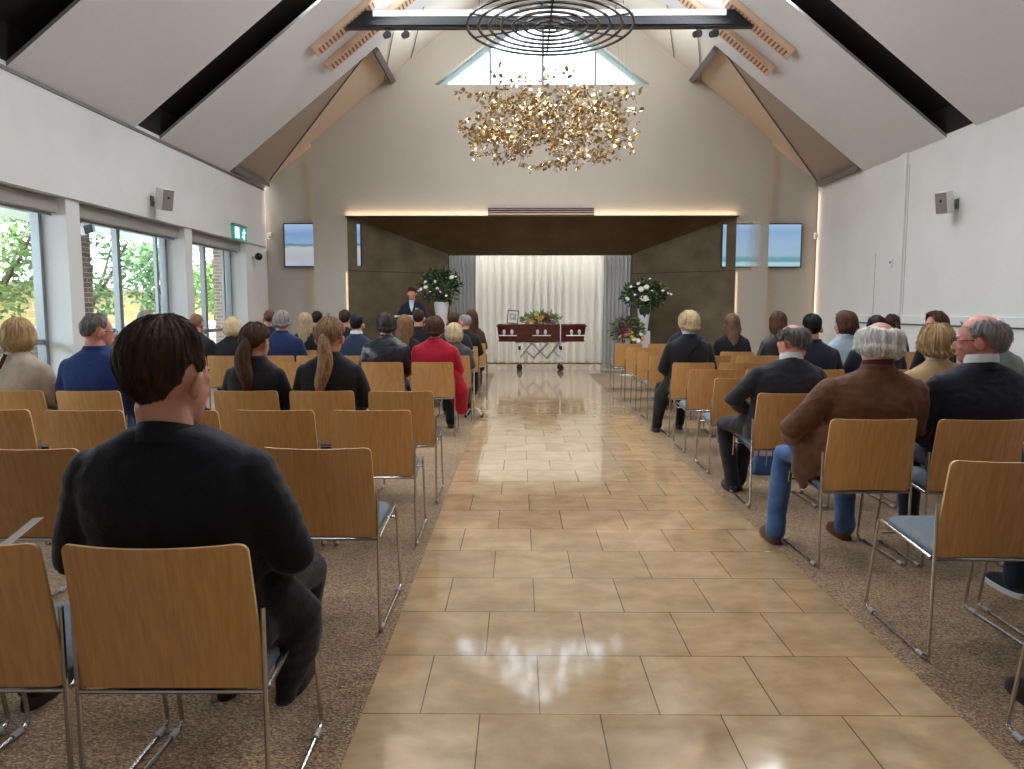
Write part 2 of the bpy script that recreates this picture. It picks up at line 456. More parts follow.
# ------------------------------------------------------------------ recess: splayed dark lining, curtained opening
i0 = P(448, 254, Y=16.4); i1 = P(632.5, 254, Y=16.4)
IX0, IX1, IZ = i0.x, i1.x, i0.z
b = NB()
face(b, [(RX0, YC, 0), (IX0, 16.4, 0), (IX0, 16.4, IZ), (RX0, YC, RZ)])
face(b, [(RX1, YC, 0), (IX1, 16.4, 0), (IX1, 16.4, IZ), (RX1, YC, RZ)])
struct('wall_recess', b, M_suede, smooth=False)
b = NB(); face(b, [(RX0, YC, RZ), (RX1, YC, RZ), (IX1, 16.4, IZ), (IX0, 16.4, IZ)])
struct('ceiling_recess', b, M_suede2, smooth=False)
b = NB()   # fine joints in the lining
for xa, xb in ((RX0, IX0), (RX1, IX1)):
    za = P(400, 271, Y=YC).z
    face(b, [(xa, YC - 0.004, za), (xb, 16.396, za - 0.02), (xb, 16.396, za - 0.005), (xa, YC - 0.004, za + 0.015)])
struct('trim_6', b, mat('lining joint', '#2c2519', 0.7), smooth=False)
b = NB(); bx(b, IX0 - 0.05, IX1 + 0.05, 16.4, 16.48, IZ - 0.03, IZ + 0.08); bx(b, IX0 - 0.2, IX0 + 0.02, 16.4, 16.46, 0, IZ); bx(b, IX1 - 0.02, IX1 + 0.2, 16.4, 16.46, 0, IZ)
struct('trim_7', b, mat('bronze opening trim', '#3a2f1f', 0.5), smooth=False)
# shell behind the opening
b = NB(); bx(b, -2.5, -2.4, 16.48, 19.2, 0, 3.2); bx(b, 3.4, 3.5, 16.48, 19.2, 0, 3.2); bx(b, -2.5, 3.5, 19.1, 19.2, 0, 3.2)
struct('wall_niche', b, M_wall, smooth=False)
b = NB(); bx(b, -2.5, 3.5, 16.48, 19.2, 3.2, 3.3); struct('ceiling_niche', b, M_wall, smooth=False)

def curtain(name, x0, x1, y, z0, z1, pitch, amp, m, label, gather=0.0, rnd=1):
    rg = random.Random(rnd); n = int((x1 - x0) / pitch * 10); bm = NB(); cols = []
    for i in range(n + 1):
        t = i / n; x = x0 + (x1 - x0) * t
        ph = (x - x0) / pitch * 2 * PI + 0.9 * noise.noise((x * 1.3, rnd, 0)) * 3
        a = amp * (0.7 + 0.5 * noise.noise((x * 2.1, rnd + 5, 0)))
        col = []
        for j in range(7):
            z = z1 + (z0 - z1) * j / 6
            col.append(bm.verts.new((x + 0.01 * math.sin(ph * 0.5 + j), y + a * math.sin(ph) * (1 + 0.25 * j / 6), z)))
        cols.append(col)
    for a, c in zip(cols, cols[1:]):
        for j in range(6):
            bm.faces.new((a[j], c[j], c[j + 1], a[j + 1]))
    o = obj(name, bm, m, angle=180)
    return tag(o, label, 'curtain')
M_sheer = mat('white sheer curtain', '#dedcd6', 0.8, sheen=0.2); M_gcur = mat('grey curtain', '#aaa9a8', 0.85, sheen=0.2)
curtain('curtain', -2.35, 3.35, 18.6, 0.02, 3.15, 0.19, 0.085, M_sheer, 'long white pleated curtain hanging behind the coffin', rnd=2)
curtain('curtain', IX0 - 0.14, IX0 + 0.60, 16.58, 0.02, IZ + 0.05, 0.085, 0.035, M_gcur, 'gathered grey drape at the recess side near the speaker', rnd=3)
curtain('curtain', IX1 - 0.60, IX1 + 0.14, 16.58, 0.02, IZ + 0.05, 0.085, 0.035, M_gcur, 'gathered grey drape beside the colourful low flowers', rnd=4)

# slot diffuser over the recess
v0 = P(488, 208, Y=YC); v1 = P(594, 215.5, Y=YC)
d = empty('air_vent', ((v0.x + v1.x) / 2, YC - 0.01, (v0.z + v1.z) / 2)); tag(d, 'long dark slot air vent in the wall above the recess', 'vent')
w_, h_ = (v1.x - v0.x), (v0.z - v1.z)
b = NB(); box(b, (0, 0.004, 0), (w_, 0.01, h_)); obj('backing', b, mat('black vent backing', '#1f1a1c', 0.8), d, smooth=False)  # flat black backing behind the slats
for k in range(3):
    b = NB(); box(b, (0, -0.006, h_ * (0.30 - 0.30 * k)), (w_, 0.014, h_ * 0.13)); obj('slat', b, mat('vent slat', '#7c7472', 0.5), d, smooth=False)

# ------------------------------------------------------------------ roof: dark deck, hung panels, far bay
b = NB()
for x0, x1 in ((XL - 0.5, AX), (AX, XR + 0.5)):
    z = 0.30
    face(b, [(x0, -3.2, ZR(x0) + z), (x1, -3.2, ZR(x1) + z), (x1, 13.62, ZR(x1) + z), (x0, 13.62, ZR(x0) + z)])
face(b, [(XL - .5, 13.63, ZR(XL - .5) - 0.0), (AX, 13.63, ZR(AX) - 0.0), (AX, 13.63, ZR(AX) + 0.4), (XL - .5, 13.63, ZR(XL - .5) + 0.4)])
face(b, [(XR + .5, 13.63, ZR(XR + .5) - 0.0), (AX, 13.63, ZR(AX) - 0.0), (AX, 13.63, ZR(AX) + 0.4), (XR + .5, 13.63, ZR(XR + .5) + 0.4)])
struct('roof_deck', b, M_dark, smooth=False)
PB = 0.13      # panel underside below the roof line
def panel_box(side, y0, y1):
    bm = NB()
    xe = XL + 0.005 if side < 0 else XR - 0.005; xr = AX + side * 0.02
    pts = []
    for dz in (-PB, -PB + 0.05):
        pts.append([(xe, y0, ZR(xe) + dz), (xe, y1, ZR(xe) + dz), (xr, y1, ZR(xr) + dz), (xr, y0, ZR(xr) + dz)])
    lo = [bm.verts.new(p) for p in pts[0]]; hi = [bm.verts.new(p) for p in pts[1]]
    bm.faces.new(lo); bm.faces.new(hi)
    for k in range(4):
        bm.faces.new((lo[k], lo[(k + 1) % 4], hi[(k + 1) % 4], hi[k]))
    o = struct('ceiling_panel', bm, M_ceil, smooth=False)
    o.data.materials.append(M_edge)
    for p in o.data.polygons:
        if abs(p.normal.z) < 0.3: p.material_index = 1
for side in (-1, 1):
    for y0, y1 in ((-2.4, 0.3), (1.1, 3.7), (4.45, 7.0), (7.78, 10.32), (11.02, 13.6)):
        panel_box(side, y0, y1)
M_bay1 = mat('far bay soffit', '#ddd6cc', 0.85); M_bay2 = mat('far bay painted warm light', '#cdb9a4', 0.85); M_bay3 = mat('far bay painted shade', '#a3968a', 0.85)  # pinkish and darker tints paint the lit and shaded halves of the fold
for side in (-1, 1):
    xe = XL if side < 0 else XR; xp = AX + side * 3.02
    z = lambda x: ZR(x) + 0.0
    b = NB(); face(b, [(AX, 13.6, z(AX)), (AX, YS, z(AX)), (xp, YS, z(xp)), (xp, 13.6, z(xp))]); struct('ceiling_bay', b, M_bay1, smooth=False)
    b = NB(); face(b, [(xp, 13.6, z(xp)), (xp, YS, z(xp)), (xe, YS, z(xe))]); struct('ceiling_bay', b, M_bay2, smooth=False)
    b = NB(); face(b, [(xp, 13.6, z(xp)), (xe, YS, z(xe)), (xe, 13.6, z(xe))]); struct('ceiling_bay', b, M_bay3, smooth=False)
    b = NB(); box(b, (xp, 14.55, z(xp) - 0.09), (0.10, 1.80, 0.17), (0, side * SA, 0)); struct('beam_purlin', b, M_greytrim, smooth=False)
    b = NB(); tube(b, [(xp, 13.65, z(xp) - 0.02), (xe, YS - 0.03, z(xe) - 0.015)], 0.012, 6); struct('trim_8', b, M_greytrim)
    b = NB()
    for q in (0.35, 0.9):
        x1 = xp - side * q
        tube(b, [(x1, 13.7, z(x1) - 0.02), (x1 + side * 0.5, YC - 0.03, z(x1 + side * 0.5) - 0.02)], 0.008, 6)
    struct('trim_9', b, M_greytrim)

b = NB()
for xe, s in ((XL, 1), (XR, -1)):
    for y0, y1 in ((0.3, 1.1), (3.7, 4.45), (7.0, 7.78), (10.32, 11.02)):
        bx(b, min(xe - s * 0.02, xe + s * 0.012), max(xe - s * 0.02, xe + s * 0.012), y0 - 0.02, y1 + 0.9, ZR(xe) - 0.075, ZR(xe) + 0.34)
struct('gap_shade_plate', b, M_dark, smooth=False)  # dark plates stand in for shade on the wall ends inside the gaps
# cross beam with lit channel
bl = P(362, 20, Y=12.0); YBM = 12.05
zt = P(540, 11.5, Y=YBM).z; zb = P(540, 28.5, Y=YBM).z
xl = AX - (APEX - PB - (zt + zb) / 2) / SL; xr = 2 * AX - xl
M_beam = mat('black steel beam', '#1d2026', 0.45)
b = NB()
hh = (zt - zb)
vs = []
for y in (YBM - 0.07, YBM + 0.07):
    L = [(xl - hh * 0.62, y, zb), (xr + hh * 0.62, y, zb), (xr - hh * 0.4, y, zt), (xl + hh * 0.4, y, zt)]
    vs.append([b.verts.new(p) for p in L])
b.faces.new(vs[0]); b.faces.new(vs[1])
for k in range(4):
    b.faces.new((vs[0][k], vs[0][(k + 1) % 4], vs[1][(k + 1) % 4], vs[1][k]))
bx(b, xl + 0.3, xr - 0.3, YBM - 0.10, YBM - 0.07, zb + 0.02, zb + hh * 0.42)
bm_o = struct('beam_cross', b, M_beam, smooth=False, bevel=0.006)
b = NB(); bx(b, xl + 0.42, xr - 0.42, YBM - 0.085, YBM - 0.068, zt - hh * 0.36, zt - 0.005)
struct('trim_10', b, mat('white light channel', '#f2f2f0', 0.5, emit=0.35), smooth=False)
M_black = mat('black metal', '#15161a', 0.4)
for px, w_ in ((386.5, 'spotlight under the beam nearest the window-side timber grilles'), (405, 'second black spotlight along the beam from the window side'),
               (697, 'second black spotlight along the beam from the blank-wall side'), (713.5, 'black spotlight under the beam nearest the blank-wall timber grilles')):
    p = P(px, 29, Y=YBM)
    s = empty('spotlight', (p.x, YBM, zb)); tag(s, ('black ' if not 'black' in w_ else '') + w_, 'spotlight')
    c = NB(); box(c, (0, 0, -0.015), (0.03, 0.03, 0.03)); obj('bracket', c, M_black, s, smooth=False)
    c = NB(); tube(c, [(-0.02, 0.05, -0.08), (0.03, -0.06, -0.10)], [0.05, 0.055], 12); obj('lamp_body', c, M_black, s)

# timber slot grilles on the panels above the beam
M_timb = mat('pale timber grille', '#d6b79a', 0.6, var=0.08, vscale=6, stretch=(1, 6, 1)); M_slot = mat('grille slot', '#8a5f4c', 0.9)
def on_panel(px, py, side):
    d = CR @ Vector(((px - 512) / F, (384.5 - py) / F, -1.0)); o = Vector((0, 0, H))
    # z = APEX-PB - SL*side*(x-AX)
    t = (APEX - PB + SL * side * AX - H) / (d.z + SL * side * d.x)
    return o + d * t
for side, ca, cb, lab in ((-1, (311.5, 48.5), (380, -4), 'upper slotted timber grille on the window-side ceiling'), (-1, (325.5, 65), (398, 5), 'lower slotted timber grille on the window-side ceiling, behind the beam end'),
                     (1, (793, 52), (725, -4), 'upper slotted timber grille on the blank-wall-side ceiling'), (1, (774.5, 68.5), (683, -2), 'lower slotted timber grille on the blank-wall-side ceiling, behind the beam end')):
    p0 = on_panel(*ca, side); p1 = on_panel(*cb, side)
    y = (p0.y * 0.7 + p1.y * 0.3)
    x0 = p0.x; x1 = p1.x + (-side) * 0.55
    L = abs(x1 - x0) / math.cos(SA); xm = (x0 + x1) / 2
    g = empty('ceiling_grille', (xm, y, ZR(xm) - PB)); g.rotation_euler = (0, side * SA, 0); tag(g, lab, 'grille')
    b = NB(); box(b, (0, 0, -0.045), (L, 0.30, 0.085)); obj('casing', b, M_timb, g, smooth=False, bevel=0.008)
    n = int(L / 0.075)
    b = NB()
    for k in range(n):
        xx = -L / 2 + 0.09 + k * (L - 0.18) / max(n - 1, 1)
        box(b, (xx, 0, -0.0905), (0.03, 0.19, 0.004))
    obj('slot_pattern', b, M_slot, g, smooth=False)

# ------------------------------------------------------------------ small fittings on the walls
def wall_speaker(x, y, z, side, label):
    s = empty('wall_speaker', (x, y, z)); tag(s, label, 'speaker')
    c = NB(); box(c, (0, 0, 0), (0.02, 0.10, 0.14)); tube(c, [(0, 0, -0.02), (side * -0.10, 0.02, -0.03)], 0.014, 8); obj('bracket', c, mat('grey bracket', '#77736c', 0.5), s, smooth=False)
    rot = Euler((R(14), 0, side * R(24)), 'XYZ')
    nf = Vector((-side * 0.80, -0.55, -0.22)).normalized(); xr_ = Vector((0, 0, 1)).cross(-nf).normalized() * -1; zr_ = xr_.cross(-nf).normalized()
    mx = Matrix.Translation((side * -0.19, -0.03, 0.02)) @ Matrix((xr_, -nf, zr_)).transposed().to_4x4()
    c = NB(); box(c, (0, 0, 0), (0.17, 0.19, 0.30)); o = obj('speaker_box', c, M_white, s, smooth=False, bevel=0.012); o.matrix_local = mx
    c = NB(); box(c, (0, -0.099, 0), (0.15, 0.012, 0.28)); o2 = obj('speaker_grille', c, mat('speaker cloth', '#8b8681', 0.8), s, smooth=False); o2.matrix_local = mx
    c = NB(); tube(c, [(0, -0.104, 0.03), (0, -0.109, 0.03)], 0.018, 12); o3 = obj('tweeter', c, M_black, s); o3.matrix_local = mx
p = P(152, 201, X=XL); wall_speaker(XL, p.y, p.z, -1, 'white wall speaker above the windows')
p = P(957, 204, X=XR); wall_speaker(XR, p.y, p.z, 1, 'white wall speaker on the blank white wall')

p = P(238.5, 233.5, X=XL + 0.02); s = empty('exit_sign', (XL + 0.02, p.y, p.z)); tag(s, 'green and white running-man exit sign above the windows', 'exit sign')
b = NB(); box(b, (0.02, 0, 0), (0.05, 0.60, 0.24)); obj('sign_box', b, mat('exit sign green', '#1f9a86', 0.4, emit=0.35), s, smooth=False, bevel=0.005)
b = NB(); box(b, (0.02, 0, 0.145), (0.07, 0.62, 0.03)); obj('sign_mount', b, mat('sign mount grey', '#8d8d92', 0.5), s, smooth=False)
MW = mat('exit sign white', '#dff1f7', 0.4, emit=0.8)
b = NB(); box(b, (0.048, -0.19, 0), (0.004, 0.20, 0.20))
b2 = NB()
ell(b2, (0.048, 0.16, 0.075), (0.004, 0.022, 0.022))
for a, c in (((0.15, 0.05), (0.12, -0.02)), ((0.15, 0.045), (0.10, 0.03)), ((0.10, 0.03), (0.08, 0.0)), ((0.15, 0.045), (0.19, 0.02)), ((0.19, 0.02), (0.215, 0.04)),
             ((0.12, -0.02), (0.16, -0.055)), ((0.16, -0.055), (0.145, -0.105)), ((0.12, -0.02), (0.09, -0.06)), ((0.09, -0.06), (0.04, -0.065))):
    tube(b2, [(0.048, a[0], a[1]), (0.048, c[0], c[1])], 0.013, 6)
obj('doorway_symbol', b, MW, s, smooth=False); obj('running_figure_symbol', b2, MW, s)

p = P(258, 257, Y=15.0)
s = empty('security_camera', (P(257, 257, X=-5.24).x, P(257, 257, X=-5.24).y - 0.25, P(257, 257, X=-5.24).z)); tag(s, 'small dark dome camera on a white bracket by the far window', 'camera')
b = NB(); box(b, (0.03, 0, 0.02), (0.08, 0.09, 0.07)); obj('bracket', b, M_white, s, smooth=False, bevel=0.01)
b = NB(); ell(b, (0.12, 0, -0.01), (0.075, 0.075, 0.075)); obj('dome', b, mat('dark dome', '#101012', 0.15), s)
for px, py, lab in ((270, 236, 'small white sensor on the end wall beside the window-side display'), (815.5, 236, 'small white sensor on the end wall beside the blank wall')):
    p = P(px, py, Y=YS); s = empty('motion_sensor', (p.x, YS, p.z)); tag(s, lab, 'sensor')
    b = NB(); box(b, (0, -0.025, 0), (0.09, 0.05, 0.13)); obj('sensor_body', b, M_white, s, smooth=False, bevel=0.015)
    b = NB(); ell(b, (0, -0.05, -0.02), (0.03, 0.018, 0.035)); obj('lens', b, mat('sensor lens', '#c9c7c0', 0.3), s)
for px, lab in ((321.5, 'wall switch plate farther from the dark recess'), (328.5, 'wall switch plate closer to the dark recess')):
    p = P(px, 315.5, Y=YC); s = empty('wall_switch', (p.x, YC, p.z)); tag(s, lab, 'switch')
    b = NB(); box(b, (0, -0.008, 0), (0.085, 0.016, 0.13)); obj('plate', b, mat('grey switch plate', '#a39a8f', 0.4), s, smooth=False, bevel=0.004)
    b = NB(); box(b, (0, -0.018, 0), (0.03, 0.008, 0.05)); obj('rocker', b, mat('switch rocker', '#857d74', 0.4), s, smooth=False)
p = P(891.5, 263.5, X=XR); s = empty('wall_thermostat', (XR, p.y, p.z)); tag(s, 'tiny pale control plate high on the blank wall left of the batten', 'control')
b = NB(); box(b, (-0.012, 0, 0), (0.024, 0.09, 0.14)); obj('plate', b, M_white, s, smooth=False, bevel=0.004)
b = NB(); box(b, (-0.026, 0, 0.02), (0.006, 0.05, 0.04)); obj('display', b, mat('control display', '#8a8f90', 0.3), s, smooth=False)

# displays either side of the recess
def tv_mat(name, kind):
    m = bpy.data.materials.new(name); m.use_nodes = True
    nt = m.node_tree; N = nt.nodes; L = nt.links; pb = N['Principled BSDF']
    tc = N.new('ShaderNodeTexCoord'); sx = N.new('ShaderNodeSeparateXYZ'); L.new(tc.outputs['Generated'], sx.inputs[0])
    n = N.new('ShaderNodeTexNoise'); n.inputs['Scale'].default_value = 5; n.inputs['Detail'].default_value = 4
    mp = N.new('ShaderNodeMapping'); mp.inputs['Scale'].default_value = (1, 1, 2.2); L.new(tc.outputs['Generated'], mp.inputs[0]); L.new(mp.outputs[0], n.inputs['Vector'])
    ma = N.new('ShaderNodeMath'); ma.operation = 'MULTIPLY_ADD'; ma.inputs[1].default_value = 0.14 if kind == 0 else 0.05
    L.new(n.outputs['Fac'], ma.inputs[0]); L.new(sx.outputs[2], ma.inputs[2])
    rp = N.new('ShaderNodeValToRGB'); e = rp.color_ramp.elements
    if kind == 0:
        st = ((0.0, '#8d9cc0'), (0.12, '#b6bcd0'), (0.3, '#b9bcbd'), (0.5, '#c3c8cc'), (0.58, '#5f7f97'), (0.62, '#8fb3d6'), (0.85, '#7fa6d6'), (1.0, '#a4c2e4'))
    else:
        st = ((0.0, '#8fd0d8'), (0.1, '#bfe3e6'), (0.16, '#5f9fae'), (0.24, '#74aebf'), (0.29, '#a3c3dc'), (0.6, '#9fc0e0'), (0.85, '#8db6dd'), (1.0, '#a9c9e8'))
    e[0].position = st[0][0]; e[0].color = lin(st[0][1]); e[1].position = st[-1][0]; e[1].color = lin(st[-1][1])
    for ps, h in st[1:-1]:
        k = e.new(ps); k.color = lin(h)
    L.new(ma.outputs[0], rp.inputs[0]); L.new(rp.outputs[0], pb.inputs['Emission Color']); pb.inputs['Emission Strength'].default_value = 0.5
    pb.inputs['Base Color'].default_value = (0.02, 0.02, 0.02, 1); pb.inputs['Roughness'].default_value = 0.15
    return m
for (pa, pc, lab, kd) in (((283, 222), (362, 268), 'wall display showing a pale beach, on the window-side end wall', 0), ((722, 222.5), (801, 268.5), 'wall display showing blue sky and sea, on the blank-wall-side end wall', 1)):
    a = P(*pa, Y=15.55); c = P(*pc, Y=15.55); w_ = c.x - a.x; h_ = 0.90
    t = empty('wall_television', ((a.x + c.x) / 2, 15.58, (a.z + c.z) / 2)); tag(t, lab, 'television')
    b = NB(); box(b, (0, 0, 0), (w_, 0.06, h_)); obj('casing', b, mat('display casing', '#1d2633', 0.35), t, smooth=False, bevel=0.006)
    b = NB(); box(b, (0, -0.032, 0), (w_ - 0.05, 0.006, h_ - 0.05)); obj('screen', b, tv_mat('display picture %d' % kd, kd), t, smooth=False)

# ------------------------------------------------------------------ outside the windows
b = NB(); bx(b, -40, -5.75, -12, 40, -0.3, -0.05); struct('ground_outside', b, mat('pale paving outside', '#b9b3a6', 0.9, var=0.15, vscale=3), smooth=False)
b = NB(); bx(b, -11.6, -11.3, -5, 40, -0.1, 1.85)
struct('exterior_garden_wall', b, brick_mat('tan garden brick', '#b79a63', '#c6ac78', '#cfc2a2', 0.4, 0.19), smooth=False)
b = NB(); bx(b, -11.7, -11.2, -5, 40, 1.85, 1.95); bx(b, -7.95, -7.65, -5, 40, -0.1, 0.98)
struct('exterior_low_wall', b, brick_mat('mixed garden brick', '#8d7768', '#a8968a', '#bdb3a8'), smooth=False)
b = NB(); bx(b, -8.0, -7.6, -5, 40, 0.98, 1.06); struct('exterior_coping', b, mat('pale coping', '#d8dbd9', 0.7), smooth=False)
def pil(pa, pc, X):
    y0 = P(pa, 280, X=X).y; y1 = P(pc, 280, X=X).y
    bm = NB(); bx(bm, X - 0.35, X, y0, y1, -0.1, 2.75); struct('exterior_pillar', bm, brick_mat('grey brown brick', '#6f5a4f', '#93796b', '#b5aaa0'), smooth=False)
pil(81, 92, -6.6); pil(229, 236, -6.6)
b = NB(); bx(b, -9.0, -5.72, -5, 40, 2.95, 3.1); struct('exterior_soffit', b, mat('white veranda soffit', '#e9ecec', 0.7), smooth=False)
b = NB(); bx(b, -7.2, -7.0, -5, 40, 2.75, 2.95); struct('exterior_gutter', b, mat('grey gutter', '#9aa0a3', 0.6), smooth=False)
s = empty('security_light', (-6.55, P(86, 228, X=-6.55).y, P(86, 228, X=-6.55).z)); tag(s, 'dark outdoor floodlight on the brick pier outside the middle window', 'lamp')
b = NB(); box(b, (0, 0, 0), (0.12, 0.30, 0.17), (R(18), 0, 0)); obj('lamp_housing', b, mat('light housing', '#d2d4d4', 0.5), s, smooth=False, bevel=0.02)
b = NB(); box(b, (0.065, -0.05, -0.02), (0.02, 0.20, 0.12), (R(18), 0, 0)); obj('lamp_lens', b, M_black, s, smooth=False)

def leaf_cloud(bm, rg, c, r, n, size, droop=0.0):
    for _ in range(n):
        v = Vector((rg.gauss(0, 1), rg.gauss(0, 1), rg.gauss(0, 1))); v.normalize(); v *= rg.uniform(0.35, 1.0) ** 0.5
        p = Vector(c) + Vector((v.x * r[0], v.y * r[1], v.z * r[2]))
        a = Vector((rg.gauss(0, 1), rg.gauss(0, 1), rg.gauss(0, 0.7) - droop)).normalized(); u = a.orthogonal().normalized()
        u = Matrix.Rotation(rg.uniform(0, 6.28), 3, a) @ u
        s = size * rg.uniform(0.6, 1.3)
        q = [p - a * s, p + u * s * 0.45, p + a * s, p - u * s * 0.45]
        bm.faces.new([bm.verts.new(x) for x in q])
def tree_mat(name, c1, c2):
    m = mat(name, c1, 0.6, hex2=c2, vscale=2.5); m.node_tree.nodes['Principled BSDF'].inputs['Transmission Weight'].default_value = 0.0
    return m
TM = [tree_mat('tree foliage light', '#8fa763', '#66853f'), tree_mat('tree foliage deep', '#587a48', '#7f9d69')]
rgt = random.Random(11)
for (y, x, h, w_, lab, k) in ((13.4, -9.7, 4.2, 1.25, 'spreading leafy tree outside, seen in the window at the frame edge', 0), (16.6, -9.7, 4.3, 1.2, 'leafy tree outside the middle window, next to the brick pier', 1),
                             (20.0, -9.7, 4.4, 1.35, 'leafy tree outside, seen in the far half of the middle window', 1), (23.7, -9.7, 4.6, 1.4, 'leafy tree outside the farthest window, close to its centre post', 0),
                             (27.8, -9.7, 4.6, 1.6, 'leafy tree outside at the far edge of the farthest window', 1)):
    t = empty('garden_tree', (x, y, -0.05)); tag(t, lab, 'tree', 'trees in the garden outside')
    b = NB(); tube(b, [(0, 0, 0), (0.05, 0.1, 0.8), (-0.05, 0.3, 1.6), (0.1, 0.2, 2.4)], [0.11, 0.09, 0.08, 0.05], 8)
    for q in range(4):
        a = q * 1.7; tube(b, [(-0.05, 0.3, 1.4), (0.5 * math.cos(a), 0.3 + 0.7 * math.sin(a), 2.2), (0.9 * math.cos(a), 0.3 + 1.2 * math.sin(a), 2.9)], [0.06, 0.04, 0.02], 6)
    obj('trunk', b, mat('tree bark', '#6b5748', 0.9), t)
    b = NB()
    for q in range(9):
        leaf_cloud(b, rgt, (rgt.uniform(-0.6, 0.4), rgt.uniform(-w_, w_) * 0.7, rgt.uniform(1.9, h)), (0.8, 0.75, 0.65), 420, 0.085)
    leaf_cloud(b, rgt, (0.2, 0, 1.55), (0.5, w_ * 0.8, 0.35), 260, 0.08)
    o = obj('foliage', b, TM[k], t, smooth=False); o['kind'] = 'stuff'
b = NB()
for q in range(26):
    leaf_cloud(b, rgt, (-10.75, 6 + q * 1.1, 0.5 + 0.2 * rgt.random()), (0.4, 0.7, 0.4), 120, 0.08)
tag(obj('garden_shrubbery', b, TM[1], smooth=False), 'band of low green shrubbery before the tan garden wall', 'shrubbery', kind='stuff')
# ------------------------------------------------------------------ light
sc = bpy.context.scene
wd = bpy.data.worlds.new('sky'); sc.world = wd; wd.use_nodes = True
bg = wd.node_tree.nodes['Background']; bg.inputs['Color'].default_value = (0.74, 0.87, 1.0, 1); bg.inputs['Strength'].default_value = 7.0
def area(name, loc, rot, sx, sy, power, col=(1, 1, 1), spread=180):
    l = bpy.data.lights.new(name, 'AREA'); l.shape = 'RECTANGLE'; l.size = sx; l.size_y = sy; l.energy = power; l.color = col; l.spread = R(spread)
    o = bpy.data.objects.new(name, l); COL.objects.link(o); o.location = loc; o.rotation_euler = rot
    return o
sun = bpy.data.lights.new('sun', 'SUN'); sun.energy = 5.0; sun.angle = R(3); sun.color = (1, 0.95, 0.86)
so = bpy.data.objects.new('sun', sun); COL.objects.link(so); so.rotation_euler = (R(38), R(12), 0)
# daylight: sky portals at the glazing
def portal(loc, rot, sx, sy):
    o = area('sky_portal', loc, rot, sx, sy, 1); o.data.cycles.is_portal = True
for y0, y1 in WINS:
    portal((-5.66, (y0 + y1) / 2, 1.31), (0, R(-90), 0), 2.6, y1 - y0)
portal((WC, YC + 0.40, 6.65), (R(-90), 0, 0), 4.3, 1.7)
# unseen fill lights added in the ceiling slots
for y, pw in ((10.67, 95), (7.39, 85), (4.08, 40), (0.7, 10)):
    for side in (-1, 1):
        x = AX + side * 2.3
        area('slot_fill', (x, y, ZR(x) + 0.05), (0, side * SA, 0), 3.0, 0.3, pw, (0.95, 0.97, 1.0))
area('beam_uplight', (AX, YBM, zt + 0.04), (PI, 0, 0), 5.2, 0.08, 55, (0.95, 0.98, 1.0))
# unseen fill lights aimed at the end wall, curtain and coffin
for side in (-1, 1):
    area('bay_fill', (AX + side * 2.2, 13.75, ZR(AX + side * 2.2) - 0.3), (R(60), 0, 0), 2.5, 0.15, 13, (1.0, 0.95, 0.9))
area('curtain_fill', (0.5, 17.9, 3.15), (R(12), 0, 0), 4.6, 0.25, 27, (1.0, 0.98, 0.94))
area('coffin_fill', (0.5, 16.15, 3.0), (0, 0, 0), 3.5, 0.2, 14, (1.0, 0.92, 0.8), 120)
# warm strips hidden at the edges of the end wall
WARM = (1.0, 0.68, 0.45)
area('led_strip', ((RX0 + RX1) / 2, YC - 0.05, RZ + 0.005), (PI, 0, 0), RX1 - RX0, 0.03, 10, WARM)
b = NB(); bx(b, RX0 - 0.02, RX1 + 0.02, YC - 0.075, YC + 0.02, RZ - 0.02, RZ); struct('trim_11', b, mat('bronze ledge', '#2c2317', 0.6), smooth=False)
for x, s in ((FX0, -1), (FX1, 1)):
    area('led_strip', (x - s * 0.0 + s * 0.004, YC + 0.1, 2.4), (0, s * R(90), 0), 4.6, 0.05, 9, WARM)
for x, s in ((RX0, -1), (RX1, 1)):
    area('led_strip', (x + s * 0.03, YC - 0.012, 1.1), (R(90), 0, 0), 0.02, 2.0, 0.25, WARM)
area('led_strip', (XR - 0.05, YS - 0.04, 1.9), (R(-90), 0, 0), 0.05, 3.6, 3.0, WARM)
area('led_strip', (XL + 0.03, YS - 0.04, 3.2), (R(-90), 0, 0), 0.05, 1.1, 1.2, WARM)

